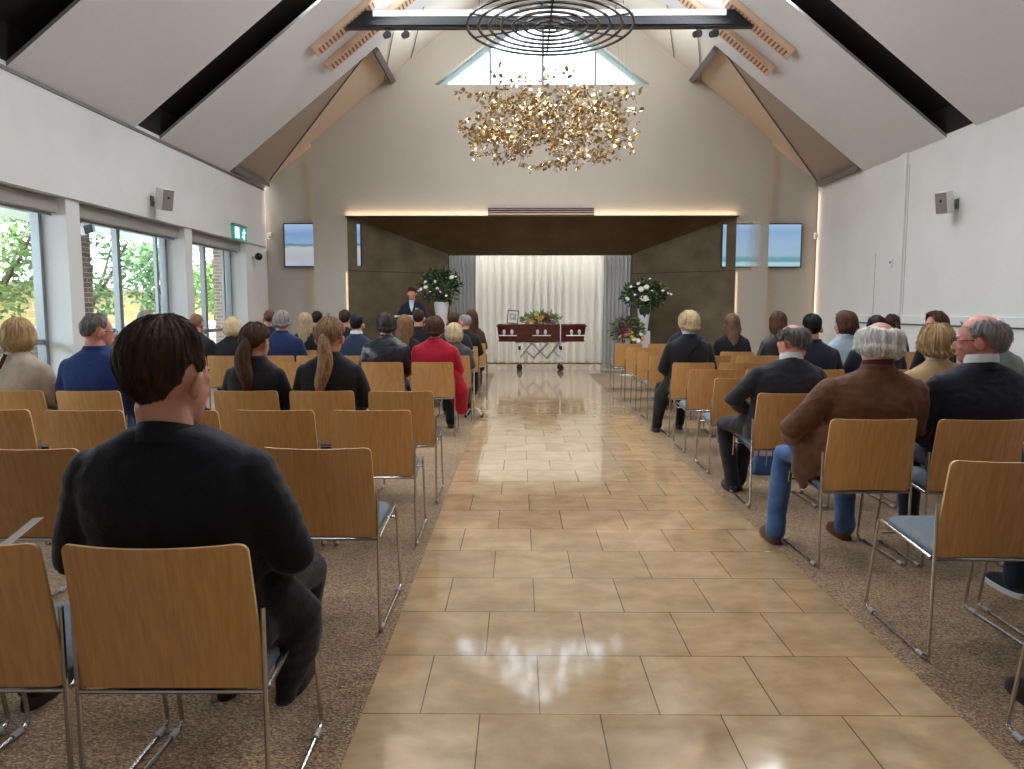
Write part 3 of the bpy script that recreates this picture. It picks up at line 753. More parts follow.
# ------------------------------------------------------------------ chairs
def wood_mat():
    m = bpy.data.materials.new('beech veneer'); m.use_nodes = True
    nt = m.node_tree; N = nt.nodes; L = nt.links; pb = N['Principled BSDF']
    tc = N.new('ShaderNodeTexCoord'); oi = N.new('ShaderNodeObjectInfo')
    ad = N.new('ShaderNodeVectorMath'); ad.operation = 'ADD'
    cb = N.new('ShaderNodeCombineXYZ'); sc_ = N.new('ShaderNodeMath'); sc_.operation = 'MULTIPLY'; sc_.inputs[1].default_value = 13
    L.new(oi.outputs['Random'], sc_.inputs[0]); L.new(sc_.outputs[0], cb.inputs[0]); L.new(sc_.outputs[0], cb.inputs[2])
    L.new(tc.outputs['Object'], ad.inputs[0]); L.new(cb.outputs[0], ad.inputs[1])
    mp = N.new('ShaderNodeMapping'); mp.inputs['Scale'].default_value = (5.0, 1.5, 0.9); L.new(ad.outputs[0], mp.inputs[0])
    n = N.new('ShaderNodeTexNoise'); n.inputs['Scale'].default_value = 2.2; n.inputs['Detail'].default_value = 3; n.inputs['Distortion'].default_value = 0.6
    L.new(mp.outputs[0], n.inputs['Vector'])
    w = N.new('ShaderNodeMath'); w.operation = 'MULTIPLY'; w.inputs[1].default_value = 38; L.new(n.outputs['Fac'], w.inputs[0])
    si = N.new('ShaderNodeMath'); si.operation = 'SINE'; L.new(w.outputs[0], si.inputs[0])
    mp2 = N.new('ShaderNodeMapping'); mp2.inputs['Scale'].default_value = (110, 30, 4); L.new(ad.outputs[0], mp2.inputs[0])
    n2 = N.new('ShaderNodeTexNoise'); n2.inputs['Scale'].default_value = 1; n2.inputs['Detail'].default_value = 2; L.new(mp2.outputs[0], n2.inputs['Vector'])
    a2 = N.new('ShaderNodeMath'); a2.operation = 'MULTIPLY_ADD'; a2.inputs[1].default_value = 0.10; L.new(si.outputs[0], a2.inputs[0]); L.new(n2.outputs['Fac'], a2.inputs[2])
    rp = N.new('ShaderNodeValToRGB'); rp.color_ramp.elements[0].position = 0.15; rp.color_ramp.elements[1].position = 0.88
    rp.color_ramp.elements[0].color = lin('#c6925a'); rp.color_ramp.elements[1].color = lin('#dcad71'); L.new(a2.outputs[0], rp.inputs[0])
    hs = N.new('ShaderNodeHueSaturation'); L.new(rp.outputs[0], hs.inputs['Color'])
    mr = N.new('ShaderNodeMapRange'); mr.inputs['To Min'].default_value = 0.93; mr.inputs['To Max'].default_value = 1.07; L.new(oi.outputs['Random'], mr.inputs[0]); L.new(mr.outputs[0], hs.inputs['Value'])
    L.new(hs.outputs[0], pb.inputs['Base Color']); pb.inputs['Roughness'].default_value = 0.38; pb.inputs['Specular IOR Level'].default_value = 0.4
    return m
M_wood = wood_mat()
M_ply = mat('pale plywood edge', '#d9b684', 0.5)
M_chrome = mat('brushed chrome tube', '#b9b7b4', 0.25, 1.0)
M_seat = mat('blue grey seat fabric', '#66757f', 0.8, var=0.12, vscale=120, bump=0.1, bscale=400)
M_foot = mat('clear plastic glide', '#a8a7a3', 0.35)

def chair_proto():
    t = empty('stacking_chair')
    # curved plywood back
    b = NB(); nu, nv = 18, 14; W0, W1, z0, z1 = 0.45, 0.432, 0.408, 0.79; r = 0.022
    def pt(i, j, off):
        u = -1 + 2 * i / nu
        vv = [0, 0.012, 0.03, 0.06] + [0.06 + (0.94 - 0.06) * k / 6 for k in range(1, 6)] + [0.94, 0.965, 0.985, 0.995, 1.0]
        v = vv[j]; W = W0 + (W1 - W0) * v; d = min(v, 1 - v) * (z1 - z0)
        hw = W / 2 if d >= r else W / 2 - r + math.sqrt(max(r * r - (r - d) ** 2, 0))
        x = u * hw; q = 1 - (x / (W / 2)) ** 2
        y = 0.006 - 0.062 * v ** 1.25 - q * (0.022 + 0.024 * v) + off
        zz = z0 + (z1 - z0) * v + 0.012 * q * (1 - v) ** 3
        return (x, y, zz)
    nv = 14
    A = [[b.verts.new(pt(i, j, 0)) for j in range(nv)] for i in range(nu + 1)]
    Bq = [[b.verts.new(pt(i, j, 0.011)) for j in range(nv)] for i in range(nu + 1)]
    for i in range(nu):
        for j in range(nv - 1):
            b.faces.new((A[i][j], A[i + 1][j], A[i + 1][j + 1], A[i][j + 1])); b.faces.new((Bq[i][j], Bq[i][j + 1], Bq[i + 1][j + 1], Bq[i + 1][j]))
    edge = []
    for i in range(nu):
        edge.append(b.faces.new((A[i][0], Bq[i][0], Bq[i + 1][0], A[i + 1][0]))); edge.append(b.faces.new((A[i][-1], A[i + 1][-1], Bq[i + 1][-1], Bq[i][-1])))
    for j in range(nv - 1):
        edge.append(b.faces.new((A[0][j], A[0][j + 1], Bq[0][j + 1], Bq[0][j]))); edge.append(b.faces.new((A[-1][j], Bq[-1][j], Bq[-1][j + 1], A[-1][j + 1])))
    for f in edge: f.material_index = 1
    o = obj('backrest', b, M_wood, t, angle=50); o.data.materials.append(M_ply)
    # upholstered seat
    b = NB(); sx = 0.205; rings = []
    def sring(z, k, dz):
        L = []
        for i in range(28):
            a = 2 * PI * i / 28; c, s = math.cos(a), math.sin(a)
            x = (sx - k) * math.copysign(abs(c) ** (2 / 7), c); y = 0.235 + (0.215 - k) * math.copysign(abs(s) ** (2 / 7), s)
            L.append(b.verts.new((x, y, z + dz + 0.026 * (y - 0.03) / 0.42)))
        return L
    rings = [sring(0.388, 0.012, 0), sring(0.393, 0.0, 0), sring(0.413, 0.0, 0), sring(0.422, 0.008, 0), sring(0.426, 0.05, 0.0)]
    for p, q in zip(rings, rings[1:]):
        for k in range(28): b.faces.new((p[k], p[(k + 1) % 28], q[(k + 1) % 28], q[k]))
    b.faces.new(rings[0][::-1]); b.faces.new(rings[-1])
    obj('seat', b, M_seat, t, angle=50)
    for s in (-1, 1):
        xo = s * 0.228; xi = s * 0.218
        path = fillet([(xo, 0.0, 0.615), (xo, 0.0, 0.010), (xi + s * 0.004, 0.53, 0.010), (xi, 0.455, 0.432), (xo, 0.02, 0.402)], 0.03, 5)
        b = NB(); tube(b, path, 0.0068, 8)
        f = obj('side_frame', b, M_chrome, t)
        for y in (0.06, 0.47):
            g = NB(); tube(g, [(xo - s * 0.002 if y < .3 else xi + s * 0.005, y - 0.022, 0.0105), (xo - s * 0.002 if y < .3 else xi + s * 0.005, y + 0.022, 0.0105)], 0.0105, 8)
            obj('foot_glide', g, M_foot, f)
    b = NB(); tube(b, [(-0.228, 0.0, 0.402), (0.228, 0.0, 0.402)], 0.006, 8); obj('cross_bar', b, M_chrome, t)
    b = NB(); tube(b, [(-0.215, 0.43, 0.375), (0.215, 0.43, 0.375)], 0.0055, 8); obj('cross_bar', b, M_chrome, t)
    return t
CH = chair_proto(); _used = [False]
def place_chair(x, y, rz, label, group):
    if not _used[0]:
        _used[0] = True; CH.location = (x, y, 0.002); CH.rotation_euler = (0, 0, rz); c = CH
    else:
        c = dup(CH, (x, y, 0.002), rz)
    tag(c, label, 'chair', group)
    return c
LROW = [1.72, 2.93, 4.04, 5.00, 7.77, 8.86, 10.06, 11.15, 12.15]
RROW = [1.72, 2.72, 3.73, 4.89, 5.95, 6.84, 7.74, 8.92, 9.77, 10.8, 12.06]
def LX(r, c): return (-0.848 if r == 0 else -0.80 if r < 4 else -0.90 if r == 4 else -0.86) - (0.495 if r == 0 else 0.522) * c
def RX_(r, c): return 1.77 + 0.522 * c
LSEAT = {0: [0, 1, 2], 1: [0, 1, 2], 2: [0, 1, 2, 3, 4], 3: [0, 1, 2, 3, 4, 5], 4: [0, 1, 2, 3, 6], 5: [0, 1, 2, 3, 4, 5, 6], 6: [0, 1, 3, 4, 5], 7: [0, 1, 4], 8: [0]}
RSEAT = {0: [0], 1: [0, 1], 2: [0, 1], 3: [0, 1, 2], 4: [0, 1, 4], 5: [0, 1, 2, 3], 6: [0, 1, 2, 3, 5], 7: [0, 1, 2, 3, 6], 8: [0, 1, 2, 3, 6], 9: [0, 1], 10: [0, 1]}
DX = {}
OCC = {}     # (block, row, seat) -> short description of the sitter, filled by the people section
ORD = ['first', 'second', 'third', 'fourth', 'fifth', 'sixth', 'seventh', 'eighth', 'ninth', 'tenth', 'eleventh']
def build_chairs():
    rg = random.Random(5)
    for blk, rows, seats, fx, side, grp in (('L', LROW, LSEAT, LX, 'window side', 'beech chairs in rows on the window side of the aisle'),
                                            ('R', RROW, RSEAT, RX_, 'blank-wall side', 'beech chairs in rows on the blank-wall side of the aisle')):
        for r in seats:
            for c in seats[r]:
                who = OCC.get((blk, r, c))
                if who:
                    lab = 'beech chair under the ' + who
                else:
                    lab = 'empty beech chair, %s from the aisle in the %s row from the camera, %s' % (ORD[c], ORD[r], side)
                x = fx(r, c)
                if blk == 'L' and r == 1 and c == 2: x -= 0.10
                x += DX.get((blk, r, c), 0.0)
                place_chair(x + rg.uniform(-.008, .008), rows[r] + rg.uniform(-.012, .012), rg.uniform(-.02, .02), lab, grp)
# ------------------------------------------------------------------ people
def interp(tab, a):
    a = abs(a)
    for (x0, y0), (x1, y1) in zip(tab, tab[1:]):
        if a <= x1:
            t = (a - x0) / (x1 - x0) if x1 > x0 else 0
            t = t * t * (3 - 2 * t)
            return y0 + (y1 - y0) * t
    return tab[-1][1]
def hair_m(name, c1, c2, rough=0.6):
    return mat(name, c1, rough, hex2=c2, vscale=9, stretch=(9, 9, 1.2), spec=0.2, bump=0.25, bscale=14)
SKIN = {k: mat('skin ' + k, h, 0.5, var=0.06, vscale=12, spec=0.35) for k, h in (('fair', '#c8917a'), ('pink', '#d0907e'), ('tan', '#a8735a'))}
M_eye = mat('eye', '#efe9e2', 0.2); M_iris = mat('iris', '#2d221c', 0.2)
HSTY = {
    'short':  dict(emin=[(0, 44), (35, 40), (60, 24), (72, 2), (84, -8), (92, 10), (104, 4), (116, -18), (140, -40), (180, -48)], th=0.013, side=0.30, L=[(0, 0), (180, 0)]),
    'crop':   dict(emin=[(0, 48), (35, 44), (60, 28), (72, 4), (84, -6), (92, 12), (104, 6), (116, -16), (140, -32), (180, -36)], th=0.005, L=[(0, 0), (180, 0)]),
    'full':   dict(emin=[(0, 40), (40, 34), (62, 14), (76, -6), (90, -14), (180, -22)], th=0.022, L=[(0, 0), (60, 0), (80, 0.045), (120, 0.06), (180, 0.06)]),
    'bob':    dict(emin=[(0, 42), (40, 36), (58, 14), (72, -4), (90, -6), (180, -6)], th=0.020, L=[(0, 0), (56, 0), (70, 0.10), (95, 0.125), (180, 0.125)]),
    'long':   dict(emin=[(0, 42), (40, 36), (58, 14), (72, -4), (90, -4), (180, -4)], th=0.018, L=[(0, 0), (56, 0), (74, 0.24), (110, 0.32), (180, 0.34)]),
    'tied':   dict(emin=[(0, 42), (40, 38), (60, 22), (76, 4), (90, 4), (110, -14), (140, -30), (180, -34)], th=0.012, L=[(0, 0), (180, 0)]),
    'fringe': dict(emin=[(0, 38), (60, 22), (75, -6), (88, -10), (95, 4), (108, -8), (125, -36), (180, -50)], th=0.019, L=[(0, 0), (180, 0)], etop=[(0, 38), (60, 22), (78, 44), (110, 52), (140, 46), (180, 38)]),
    'whitelong': dict(emin=[(0, 34), (60, 18), (74, -10), (90, -14), (120, -18), (180, -20)], th=0.030, L=[(0, 0), (60, 0), (78, 0.05), (110, 0.065), (180, 0.06)], etop=[(0, 30), (45, 36), (80, 40), (120, 37), (150, 29), (180, 24)]),
}
def build_hair(style, Hm, m, hs=1.0, near=0, seed=1, length=1.0, thick=1.0, tail=None, wave=0.0, back=0.03, strands=None):
    S = HSTY[style]; rg = random.Random(seed)
    C = Vector((0, -0.010, 0.030)) * hs; RR = Vector((0.0785, 0.0995, 0.096)) * hs
    maxL = max(v for _, v in S['L']) * length; uc = 1.0 if maxL == 0 else 0.45
    ragged = 0.0 if style in ('short', 'crop') else 0.012
    def pos(adeg, u, off=0.0):
        ad = (adeg + 180) % 360 - 180; a = R(ad); d2 = Vector((math.sin(a), math.cos(a), 0))
        em = interp(S['emin'], ad); et = interp(S['etop'], ad) if 'etop' in S else 90.0
        t = min(u / uc, 1.0); e = R(et + (em - et) * t)
        edge = min(1.0, (1 - t) * 5 + (0.25 if maxL == 0 else 1.0)); edge2 = min(1.0, t * 2.4 + 0.05) if 'etop' in S else 1.0
        tk = thick
        if 'side' in S:
            q_ = max(0.0, min(1.0, (t - 0.42) / 0.40)); q_ = q_ * q_ * (3 - 2 * q_); tk = thick * (1 - q_) + S['side'] * q_
        if 'etop' in S: edge2 *= max(0.0, min(1.0, (abs(ad) - 56) / 22))
        th = S['th'] * tk * edge * edge2 + off
        th += S['th'] * (0.35 if 'side' in S else 0.6) * noise.noise((math.sin(a) * 6, math.cos(a) * 6, seed + u * 1.5)) + S['th'] * 0.25 * edge * noise.noise((math.sin(a) * 17, math.cos(a) * 17, seed + u * 2.5))
        p = C + Vector((d2.x * math.cos(e) * (RR.x + th), d2.y * math.cos(e) * (RR.y + th), math.sin(e) * (RR.z + th)))
        if u > uc and maxL > 0:
            s = (u - uc) / (1 - uc); L = interp(S['L'], ad) * length * (1 + 0.10 * noise.noise((a * 5, seed, 3)))
            k = s * s
            p = p + Vector((0, 0, -L * s)) + d2 * (0.012 * math.sin(PI * min(1, s * 1.1)) - (0.040 if style in ('bob', 'full', 'whitelong') else 0.012) * k) * (1 if L > 0.01 else 0)
            if style == 'long':
                p += Vector((0.012 * wave * math.sin(s * 9 + a * 3), -back * s ** 1.6, 0)); p.x *= (1 - 0.20 * k)
            if wave and style != 'long':
                p += d2 * (0.010 * wave * math.sin(s * 7 + ad * 0.25))
        return p
    n = 64 if near else 36; mu = 20 if near else 12
    b = NB(); G = []
    for i in range(n):
        ad = -180 + 360 * i / n
        G.append([b.verts.new(Hm @ pos(ad, j / mu)) for j in range(mu + 1)])
    for i in range(n):
        for j in range(mu):
            q = (G[i][j], G[i][j + 1], G[(i + 1) % n][j + 1], G[(i + 1) % n][j])
            if (q[0].co - q[2].co).length > 1e-5: b.faces.new(q)
    if tail:
        tl, tw = tail; p0 = Vector((0, -0.108, 0.0)) * hs; pts = []; rad = []
        for k in range(12):
            s = k / 11
            pts.append(Hm @ (p0 + Vector((0.026 * math.sin(s * 7 + seed) * (0.2 + s), -0.022 * math.sin(min(1, s * 4) * PI / 2) - 0.02 * s, 0.01 - tl * s))))
            rad.append(tw * (0.55 + 0.75 * math.sin(PI * min(1, s * 0.9 + 0.12)) ** 0.8) * (1 - 0.55 * max(0, s - 0.7) / 0.3))
        tube(b, pts, rad, 14, True, 0.75)
    # loose strands lying over the mass
    ns = strands if strands is not None else (700 if near == 2 else 250 if near == 1 else 60)
    for _ in range(ns):
        ad = rg.uniform(-180, 180); u0 = rg.uniform(0, 0.85); u1 = min(1.0, u0 + rg.uniform(0.12, 0.45)); dr = rg.uniform(-7, 7)
        o0 = rg.uniform(0.000, 0.0045 if 'side' in S else 0.009); w = rg.uniform(0.0012, 0.0028) * (1 if near == 2 else 1.6); prev = None
        if abs(ad) < 50 and u0 > uc * 0.9: continue
        for k in range(6):
            t = k / 5; u = u0 + (u1 - u0) * t; q = pos(ad + dr * t, u, o0 * (0.4 + t))
            q2 = pos(ad + dr * t + 2.0, u, o0 * (0.4 + t)); tx = (q2 - q); tx = tx.normalized() if tx.length > 1e-6 else Vector((1, 0, 0))
            ww = w * (1 - 0.8 * abs(2 * t - 1) ** 2)
            pr = (b.verts.new(Hm @ (q - tx * ww)), b.verts.new(Hm @ (q + tx * ww)))
            if prev: b.faces.new((prev[0], prev[1], pr[1], pr[0]))
            prev = pr
    if tail:
        fr = frames(pts)
        for _ in range(int(ns * 0.5)):
            k0 = rg.randint(0, 5); an = rg.uniform(0, 2 * PI); da = rg.uniform(-1.2, 1.2); w = rg.uniform(0.0015, 0.003); prev = None
            for k in range(k0, min(12, k0 + 6)):
                aa = an + da * (k - k0) / 6
                dd = fr[k][1] * math.cos(aa) + fr[k][2] * math.sin(aa) * 0.75; q = pts[k] + dd * (rad[k] + 0.003); tx = fr[k][0].cross(dd).normalized()
                pr = (b.verts.new(q - tx * w), b.verts.new(q + tx * w))
                if prev: b.faces.new((prev[0], prev[1], pr[1], pr[0]))
                prev = pr
    return b

def hand(bm, wr, d, s, up=Vector((0, 0, 1))):
    d = d.normalized(); ac = d.cross(up).normalized() * s; n = ac.cross(d).normalized()
    if n.z < 0: n = -n
    tube(bm, [wr - d * 0.02, wr + d * 0.03, wr + d * 0.08], [0.026, 0.034, 0.036], 10, True, 0.55) if abs(d.z) > 0.9 else ell(bm, wr + d * 0.045, (0.036, 0.05, 0.018), (math.asin(max(-1, min(1, d.z))), 0, math.atan2(-d.x, d.y)), 12, 8)
    for k, ln in enumerate((0.062, 0.074, 0.070, 0.054)):
        o = ac * (0.030 - 0.0205 * k); b0 = wr + d * 0.078 + o
        tube(bm, [b0, b0 + d * ln * 0.45 + n * 0.003, b0 + d * ln * 0.75 - n * 0.012, b0 + d * ln * 0.92 - n * 0.030], [0.0095, 0.009, 0.0085, 0.0075], 8, True)
    t0 = wr + d * 0.025 + ac * 0.03
    tube(bm, [t0, t0 + ac * 0.022 + d * 0.025, t0 + ac * 0.026 + d * 0.055 - n * 0.008], [0.012, 0.0105, 0.0085], 8, True)

def person(x, y, top, label, rz=0.0, w=1.0, hs=1.0, lean=0.0, side=0.0, hyaw=0, hpitch=0, hroll=0, topm=None, botm=None, shoem=None, skin='fair', hair=None,
           collar=None, near=0, pose='sit', fem=False, coat=None, glasses=False, knees=None, feet=None, elbow=None, wrist=None, fold=0.0, topname='jacket', topshape=1.0, shoulder=1.0, group=None, suit=False, shx=1.0):
    sit = pose == 'sit'
    base = 0.45 if sit else 0.90
    sc_ = (top - base) / 0.86
    Z = lambda v: base + (v - 0.45) * sc_
    y0 = 0.185 if sit else 0.0
    def sp(v):
        t = max(0.0, (v - 0.5) / 0.55); return Vector((side * t, y0 + lean * t, Z(v)))
    k = (0.90 if fem else 1.0) * w
    Hm = Matrix.Translation(sp(1.185) + Vector((0, 0.035, 0))) @ Euler((R(-hpitch), R(hroll), R(hyaw)), 'XYZ').to_matrix().to_4x4()
    nk = 0.050 if fem else 0.058 * (0.5 + 0.5 * w)
    KN = knees or [(-0.13, 0.60, 0.515), (0.13, 0.60, 0.515)]
    FT = feet or [(-0.13, 0.62), (0.13, 0.62)]
    if not sit:
        KN = [(-0.10, 0.01, 0.50), (0.10, 0.01, 0.50)]; FT = [(-0.11, 0.0), (0.11, 0.0)]
    SH = [Vector((s * 0.172 * k * shoulder, 0, 0)) + sp(0.938) for s in (-1, 1)]
    EL = [Vector(e) for e in elbow] if elbow else [Vector((side * 0.5 + s * 0.245 * k, y0 + lean * 0.4 + 0.02, Z(0.71))) for s in (-1, 1)]
    WR = [Vector(e) for e in wrist] if wrist else [Vector((s * 0.10, y0 + 0.27, 0.60 if sit else Z(0.70))) for s in (-1, 1)]
    # --- one continuous body
    b = NB()
    def hell(c, r, rot=(0, 0, 0), u=20, v=14):
        mx = Hm @ Matrix.Translation(Vector(c) * hs) @ Euler(rot).to_matrix().to_4x4() @ Matrix.Diagonal((r[0] * hs, r[1] * hs, r[2] * hs, 1))
        bmesh.ops.create_uvsphere(b, u_segments=u, v_segments=v, radius=1.0, matrix=mx)
    hell((0, -0.010, 0.030), (0.0765, 0.0975, 0.094)); hell((0, 0.030, -0.030), (0.060, 0.062, 0.080)); hell((0, 0.045, -0.078), (0.040, 0.042, 0.032))
    hell((0, 0.020, -0.055), (0.055, 0.055, 0.050)); hell((0, 0.083, 0.022), (0.045, 0.014, 0.012))
    hell((0, 0.096, -0.022), (0.012, 0.018, 0.024), (R(20), 0, 0)); hell((0, 0.100, -0.034), (0.016, 0.014, 0.010)); hell((0, 0.086, -0.062), (0.024, 0.010, 0.009))
    for s in (-1, 1):
        hell((s * 0.087, -0.014, -0.006), (0.011, 0.022, 0.034), (R(-12), s * R(14), s * R(28)), 14, 10); hell((s * 0.070, -0.004, -0.010), (0.016, 0.014, 0.02), (0, 0, 0), 10, 6)
        hell((s * 0.036, 0.058, -0.028), (0.020, 0.020, 0.020)); hell((s * 0.031, 0.062, 0.002), (0.026, 0.020, 0.022))
    tube(b, [sp(0.98), sp(1.05), Hm @ (Vector((0, -0.028, -0.055)) * hs), Hm @ (Vector((0, -0.01, 0.0)) * hs)], [nk * 1.25, nk * 1.05, nk, nk * 0.9], 16, True)
    ring = [(0.47, .15, .10), (0.58, .14, .10), (0.72, .135, .09), (0.85, .155, .095), (0.94, .165, .085), (0.99, .13, .07), (1.03, .085, .06), (1.06, .055, .055)]
    loft(b, [(sp(v).x, sp(v).y, Z(v), rx * k, ry * k) for v, rx, ry in ring])
    for i, s in enumerate((-1, 1)):
        tube(b, [SH[i], SH[i].lerp(EL[i], 0.5), EL[i], EL[i].lerp(WR[i], 0.5), WR[i]], [0.046 * k, 0.043 * k, 0.038 * k, 0.036 * k, 0.026 * k], 12, True)
        hd = (WR[i] - EL[i]); hd.z *= 0.35; hd.x *= 0.55; hand(b, WR[i], hd, -s)
        hip = Vector((s * 0.085 * k, y0 + 0.01, Z(0.548))); kn = Vector(KN[i]); an = Vector((FT[i][0], FT[i][1] - 0.05, 0.09))
        tube(b, [hip, hip.lerp(kn, 0.5), kn, kn.lerp(an, 0.4), an], [0.070 * min(k, 1.04), 0.062 * min(k, 1.05), 0.052, 0.048, 0.034], 12, True)
        tube(b, [an + Vector((0, -0.02, -0.045)), an + Vector((0, 0.06, -0.052)), an + Vector((0, 0.12, -0.064))], [0.030, 0.026, 0.016], 10, True)
    me = remesh(b, 0.006 if near == 2 else 0.009, 3 if near == 2 else 2)
    root = obj('person', me, SKIN[skin], angle=0)
    root.location = (x, y, 0.0); root.rotation_euler = (0, 0, rz)
    tag(root, label, 'person', group)
    # --- clothes
    b = NB(); ts = topshape
    ring = [(0.462, .200, .146), (0.51, .202, .150), (0.60, .186, .135), (0.72, .186, .124), (0.84, .206, .126), (0.90, .218, .120), (0.945, .216, .110), (0.985, .192, .098), (1.018, .154, .088), (1.045, .112, .078), (1.068, .082, .072)]
    if collar != 'open' and not suit:
        ring += [(1.085, nk + 0.020, nk + 0.020), (1.094, nk + 0.014, nk + 0.016)]
    loft(b, [(sp(v).x, sp(v).y, Z(v), rx * k * (shoulder if v > 0.9 and v < 1.03 else 1) * (ts if v < 0.9 else 1) if rx > 0.1 else rx, ry * min(k, 1.08) * (ts if v < 0.9 else 1) if rx > 0.1 else ry) for v, rx, ry in ring], seg=32, power=2.2)
    for i in range(2):
        tube(b, [SH[i] + Vector((0, 0, -0.004)), SH[i].lerp(EL[i], 0.5), EL[i], EL[i].lerp(WR[i], 0.5), EL[i].lerp(WR[i], 0.93)],
             [0.064 * k, 0.060 * k, 0.055 * k, 0.052 * k, 0.044 * k], 14, True)
    for pts, rad in (coat or []):
        tube(b, [Vector(p) for p in pts], rad, 12, True, 0.6)
    dfn = None
    if fold:
        def dfn(p, n):
            q = Vector((p.x * 4 + p.z * 2, p.y * 5, p.z * 8 - p.x * 3)); q2 = Vector((p.x * 11 + 3 + p.z * 9, p.y * 11, p.z * 21 - p.x * 8))
            r1 = 1 - 2 * abs(noise.noise(q2))
            return p + n * (fold * (noise.noise(q) + 0.35 * r1 - 0.2))
    me = remesh(b, 0.009 if near == 2 else 0.012 if near == 1 else 0.016, 5 if near == 2 else 3, dfn)
    jk = obj(topname, me, topm, root, angle=0)
    if suit:
        c = NB(); zc = sp(1.072) + Vector((0, 0.002, 0)); rr = []
        for dz, ro in ((-0.026, 0.032), (-0.010, 0.026), (0.014, 0.014), (0.022, 0.009), (0.016, 0.004), (-0.03, 0.004)):
            L_ = []
            for kk in range(36):
                a = 2 * PI * kk / 36; fr_ = (1 + math.cos(a)) / 2
                L_.append(c.verts.new(zc + Vector((math.sin(a) * (nk + ro), math.cos(a) * (nk + ro) + 0.02 * fr_, dz - 0.055 * fr_))))
            rr.append(L_)
        for p_, q_ in zip(rr, rr[1:]):
            for kk in range(36): c.faces.new((p_[kk], p_[(kk + 1) % 36], q_[(kk + 1) % 36], q_[kk]))
        obj('jacket_collar', c, topm, root, angle=60)
    if collar and collar != 'open':
        c = NB(); zc = sp(1.10)
        for (r0, z0) in ((0.0, 0.0),):
            pr = []
            for kk in range(28):
                a = 2 * PI * kk / 28; pr.append(zc + Vector((math.sin(a) * (nk + 0.012), 0.004 + math.cos(a) * (nk + 0.013), 0.012 - 0.020 * (1 + math.cos(a)) / 2)))
            n_ = len(pr); rr = []
            for dz, dr in ((-0.03, 0.004), (0.0, 0.003), (0.014, 0.0), (0.010, -0.006), (-0.03, -0.006)):
                rr.append([c.verts.new(p + Vector(((p - zc).x * dr / nk, (p - zc).y * dr / nk, dz))) for p in pr])
            for p_, q_ in zip(rr, rr[1:]):
                for kk in range(n_): c.faces.new((p_[kk], p_[(kk + 1) % n_], q_[(kk + 1) % n_], q_[kk]))
        obj('collar', c, collar, root)
    b = NB(); ring = [(0.462, .188, .14), (0.51, .19, .145), (0.58, .170, .122), (0.64, .155, .105)]
    loft(b, [(0, y0 + 0.01, Z(v), rx * k, ry * min(k, 1.05)) for v, rx, ry in ring])
    for i, s in enumerate((-1, 1)):
        hip = Vector((s * 0.088 * k, y0 + 0.01, Z(0.548))); kn = Vector(KN[i]); an = Vector((FT[i][0], FT[i][1] - 0.05, 0.075))
        tube(b, [hip, hip.lerp(kn, 0.5), kn, kn.lerp(an, 0.45), an], [0.086 * min(k, 1.04), 0.074 * min(k, 1.05), 0.064, 0.060, 0.056], 14, True)
    me = remesh(b, 0.010 if near == 2 else 0.014, 3, dfn)
    obj('trousers', me, botm or topm, root, angle=0)
    for i, s in enumerate((-1, 1)):
        b = NB(); fx, fy = FT[i]
        loft(b, [(fx, fy + 0.03, 0.003, .040, .135), (fx, fy + 0.03, 0.016, .043, .138), (fx, fy + 0.028, 0.030, .042, .134), (fx, fy + 0.018, 0.052, .039, .118), (fx, fy - 0.012, 0.072, .036, .085), (fx, fy - 0.040, 0.092, .036, .052), (fx, fy - 0.045, 0.115, .038, .044)], seg=20, power=2.4)
        sh_ = obj('shoe', b, shoem or M_shoe, root, angle=45)
        if shoem is M_sneak:
            b = NB(); loft(b, [(fx, fy + 0.03, 0.0025, .044, .140), (fx, fy + 0.03, 0.028, .046, .142), (fx, fy + 0.03, 0.030, .040, .136)], seg=20, power=2.4); obj('sole', b, M_white, sh_, angle=45)
    # --- hair, eyes, glasses
    if hair:
        hk = dict(hair); st = hk.pop('style'); hm = hk.pop('m')
        obj('hair', build_hair(st, Hm, hm, hs, near, **hk), hm, root, angle=0)
    for s in (-1, 1):
        b = NB(); c = Hm @ (Vector((s * 0.029, 0.0755, 0.003)) * hs); ell(b, c, (0.0115 * hs,) * 3, None, 12, 8)
        e = obj('eye', b, M_eye, root)
        b = NB(); ell(b, Hm @ (Vector((s * 0.029, 0.084, 0.002)) * hs), (0.0052 * hs,) * 3, None, 8, 6); obj('iris', b, M_iris, e)
    if near:
        lipm = mat('lips ' + skin, '#9c5a52', 0.5)
        b = NB(); ell(b, Hm @ (Vector((0, 0.0925, -0.0625)) * hs), (0.021 * hs, 0.008 * hs, 0.0065 * hs), (R(-hpitch), R(hroll), R(hyaw)), 12, 8); obj('lips', b, lipm, root)
        for s in (-1, 1):
            b = NB(); tube(b, [Hm @ (Vector((s * x, y_, z_)) * hs) for x, y_, z_ in ((0.014, 0.094, 0.021), (0.030, 0.090, 0.025), (0.044, 0.079, 0.021))], [0.003, 0.0036, 0.002], 6, True)
            obj('eyebrow', b, hair['m'] if hair else lipm, root)
    if glasses:
        b = NB()
        for s in (-1, 1):
            pr = [Hm @ (Vector((s * (0.033 + 0.024 * math.cos(a)), 0.104, 0.002 + 0.017 * math.sin(a))) * hs) for a in [2 * PI * q / 14 for q in range(15)]]
            tube(b, pr, 0.0018, 6)
            tube(b, [Hm @ (Vector((s * 0.057, 0.103, 0.006)) * hs), Hm @ (Vector((s * 0.080, 0.06, 0.006)) * hs), Hm @ (Vector((s * 0.083, -0.005, 0.008)) * hs)], 0.0022, 6)
        tube(b, [Hm @ (Vector((-0.010, 0.106, 0.005)) * hs), Hm @ (Vector((0.010, 0.106, 0.005)) * hs)], 0.002, 6)
        obj('glasses', b, M_black if glasses is True else glasses, root)
    return root, Hm, sp
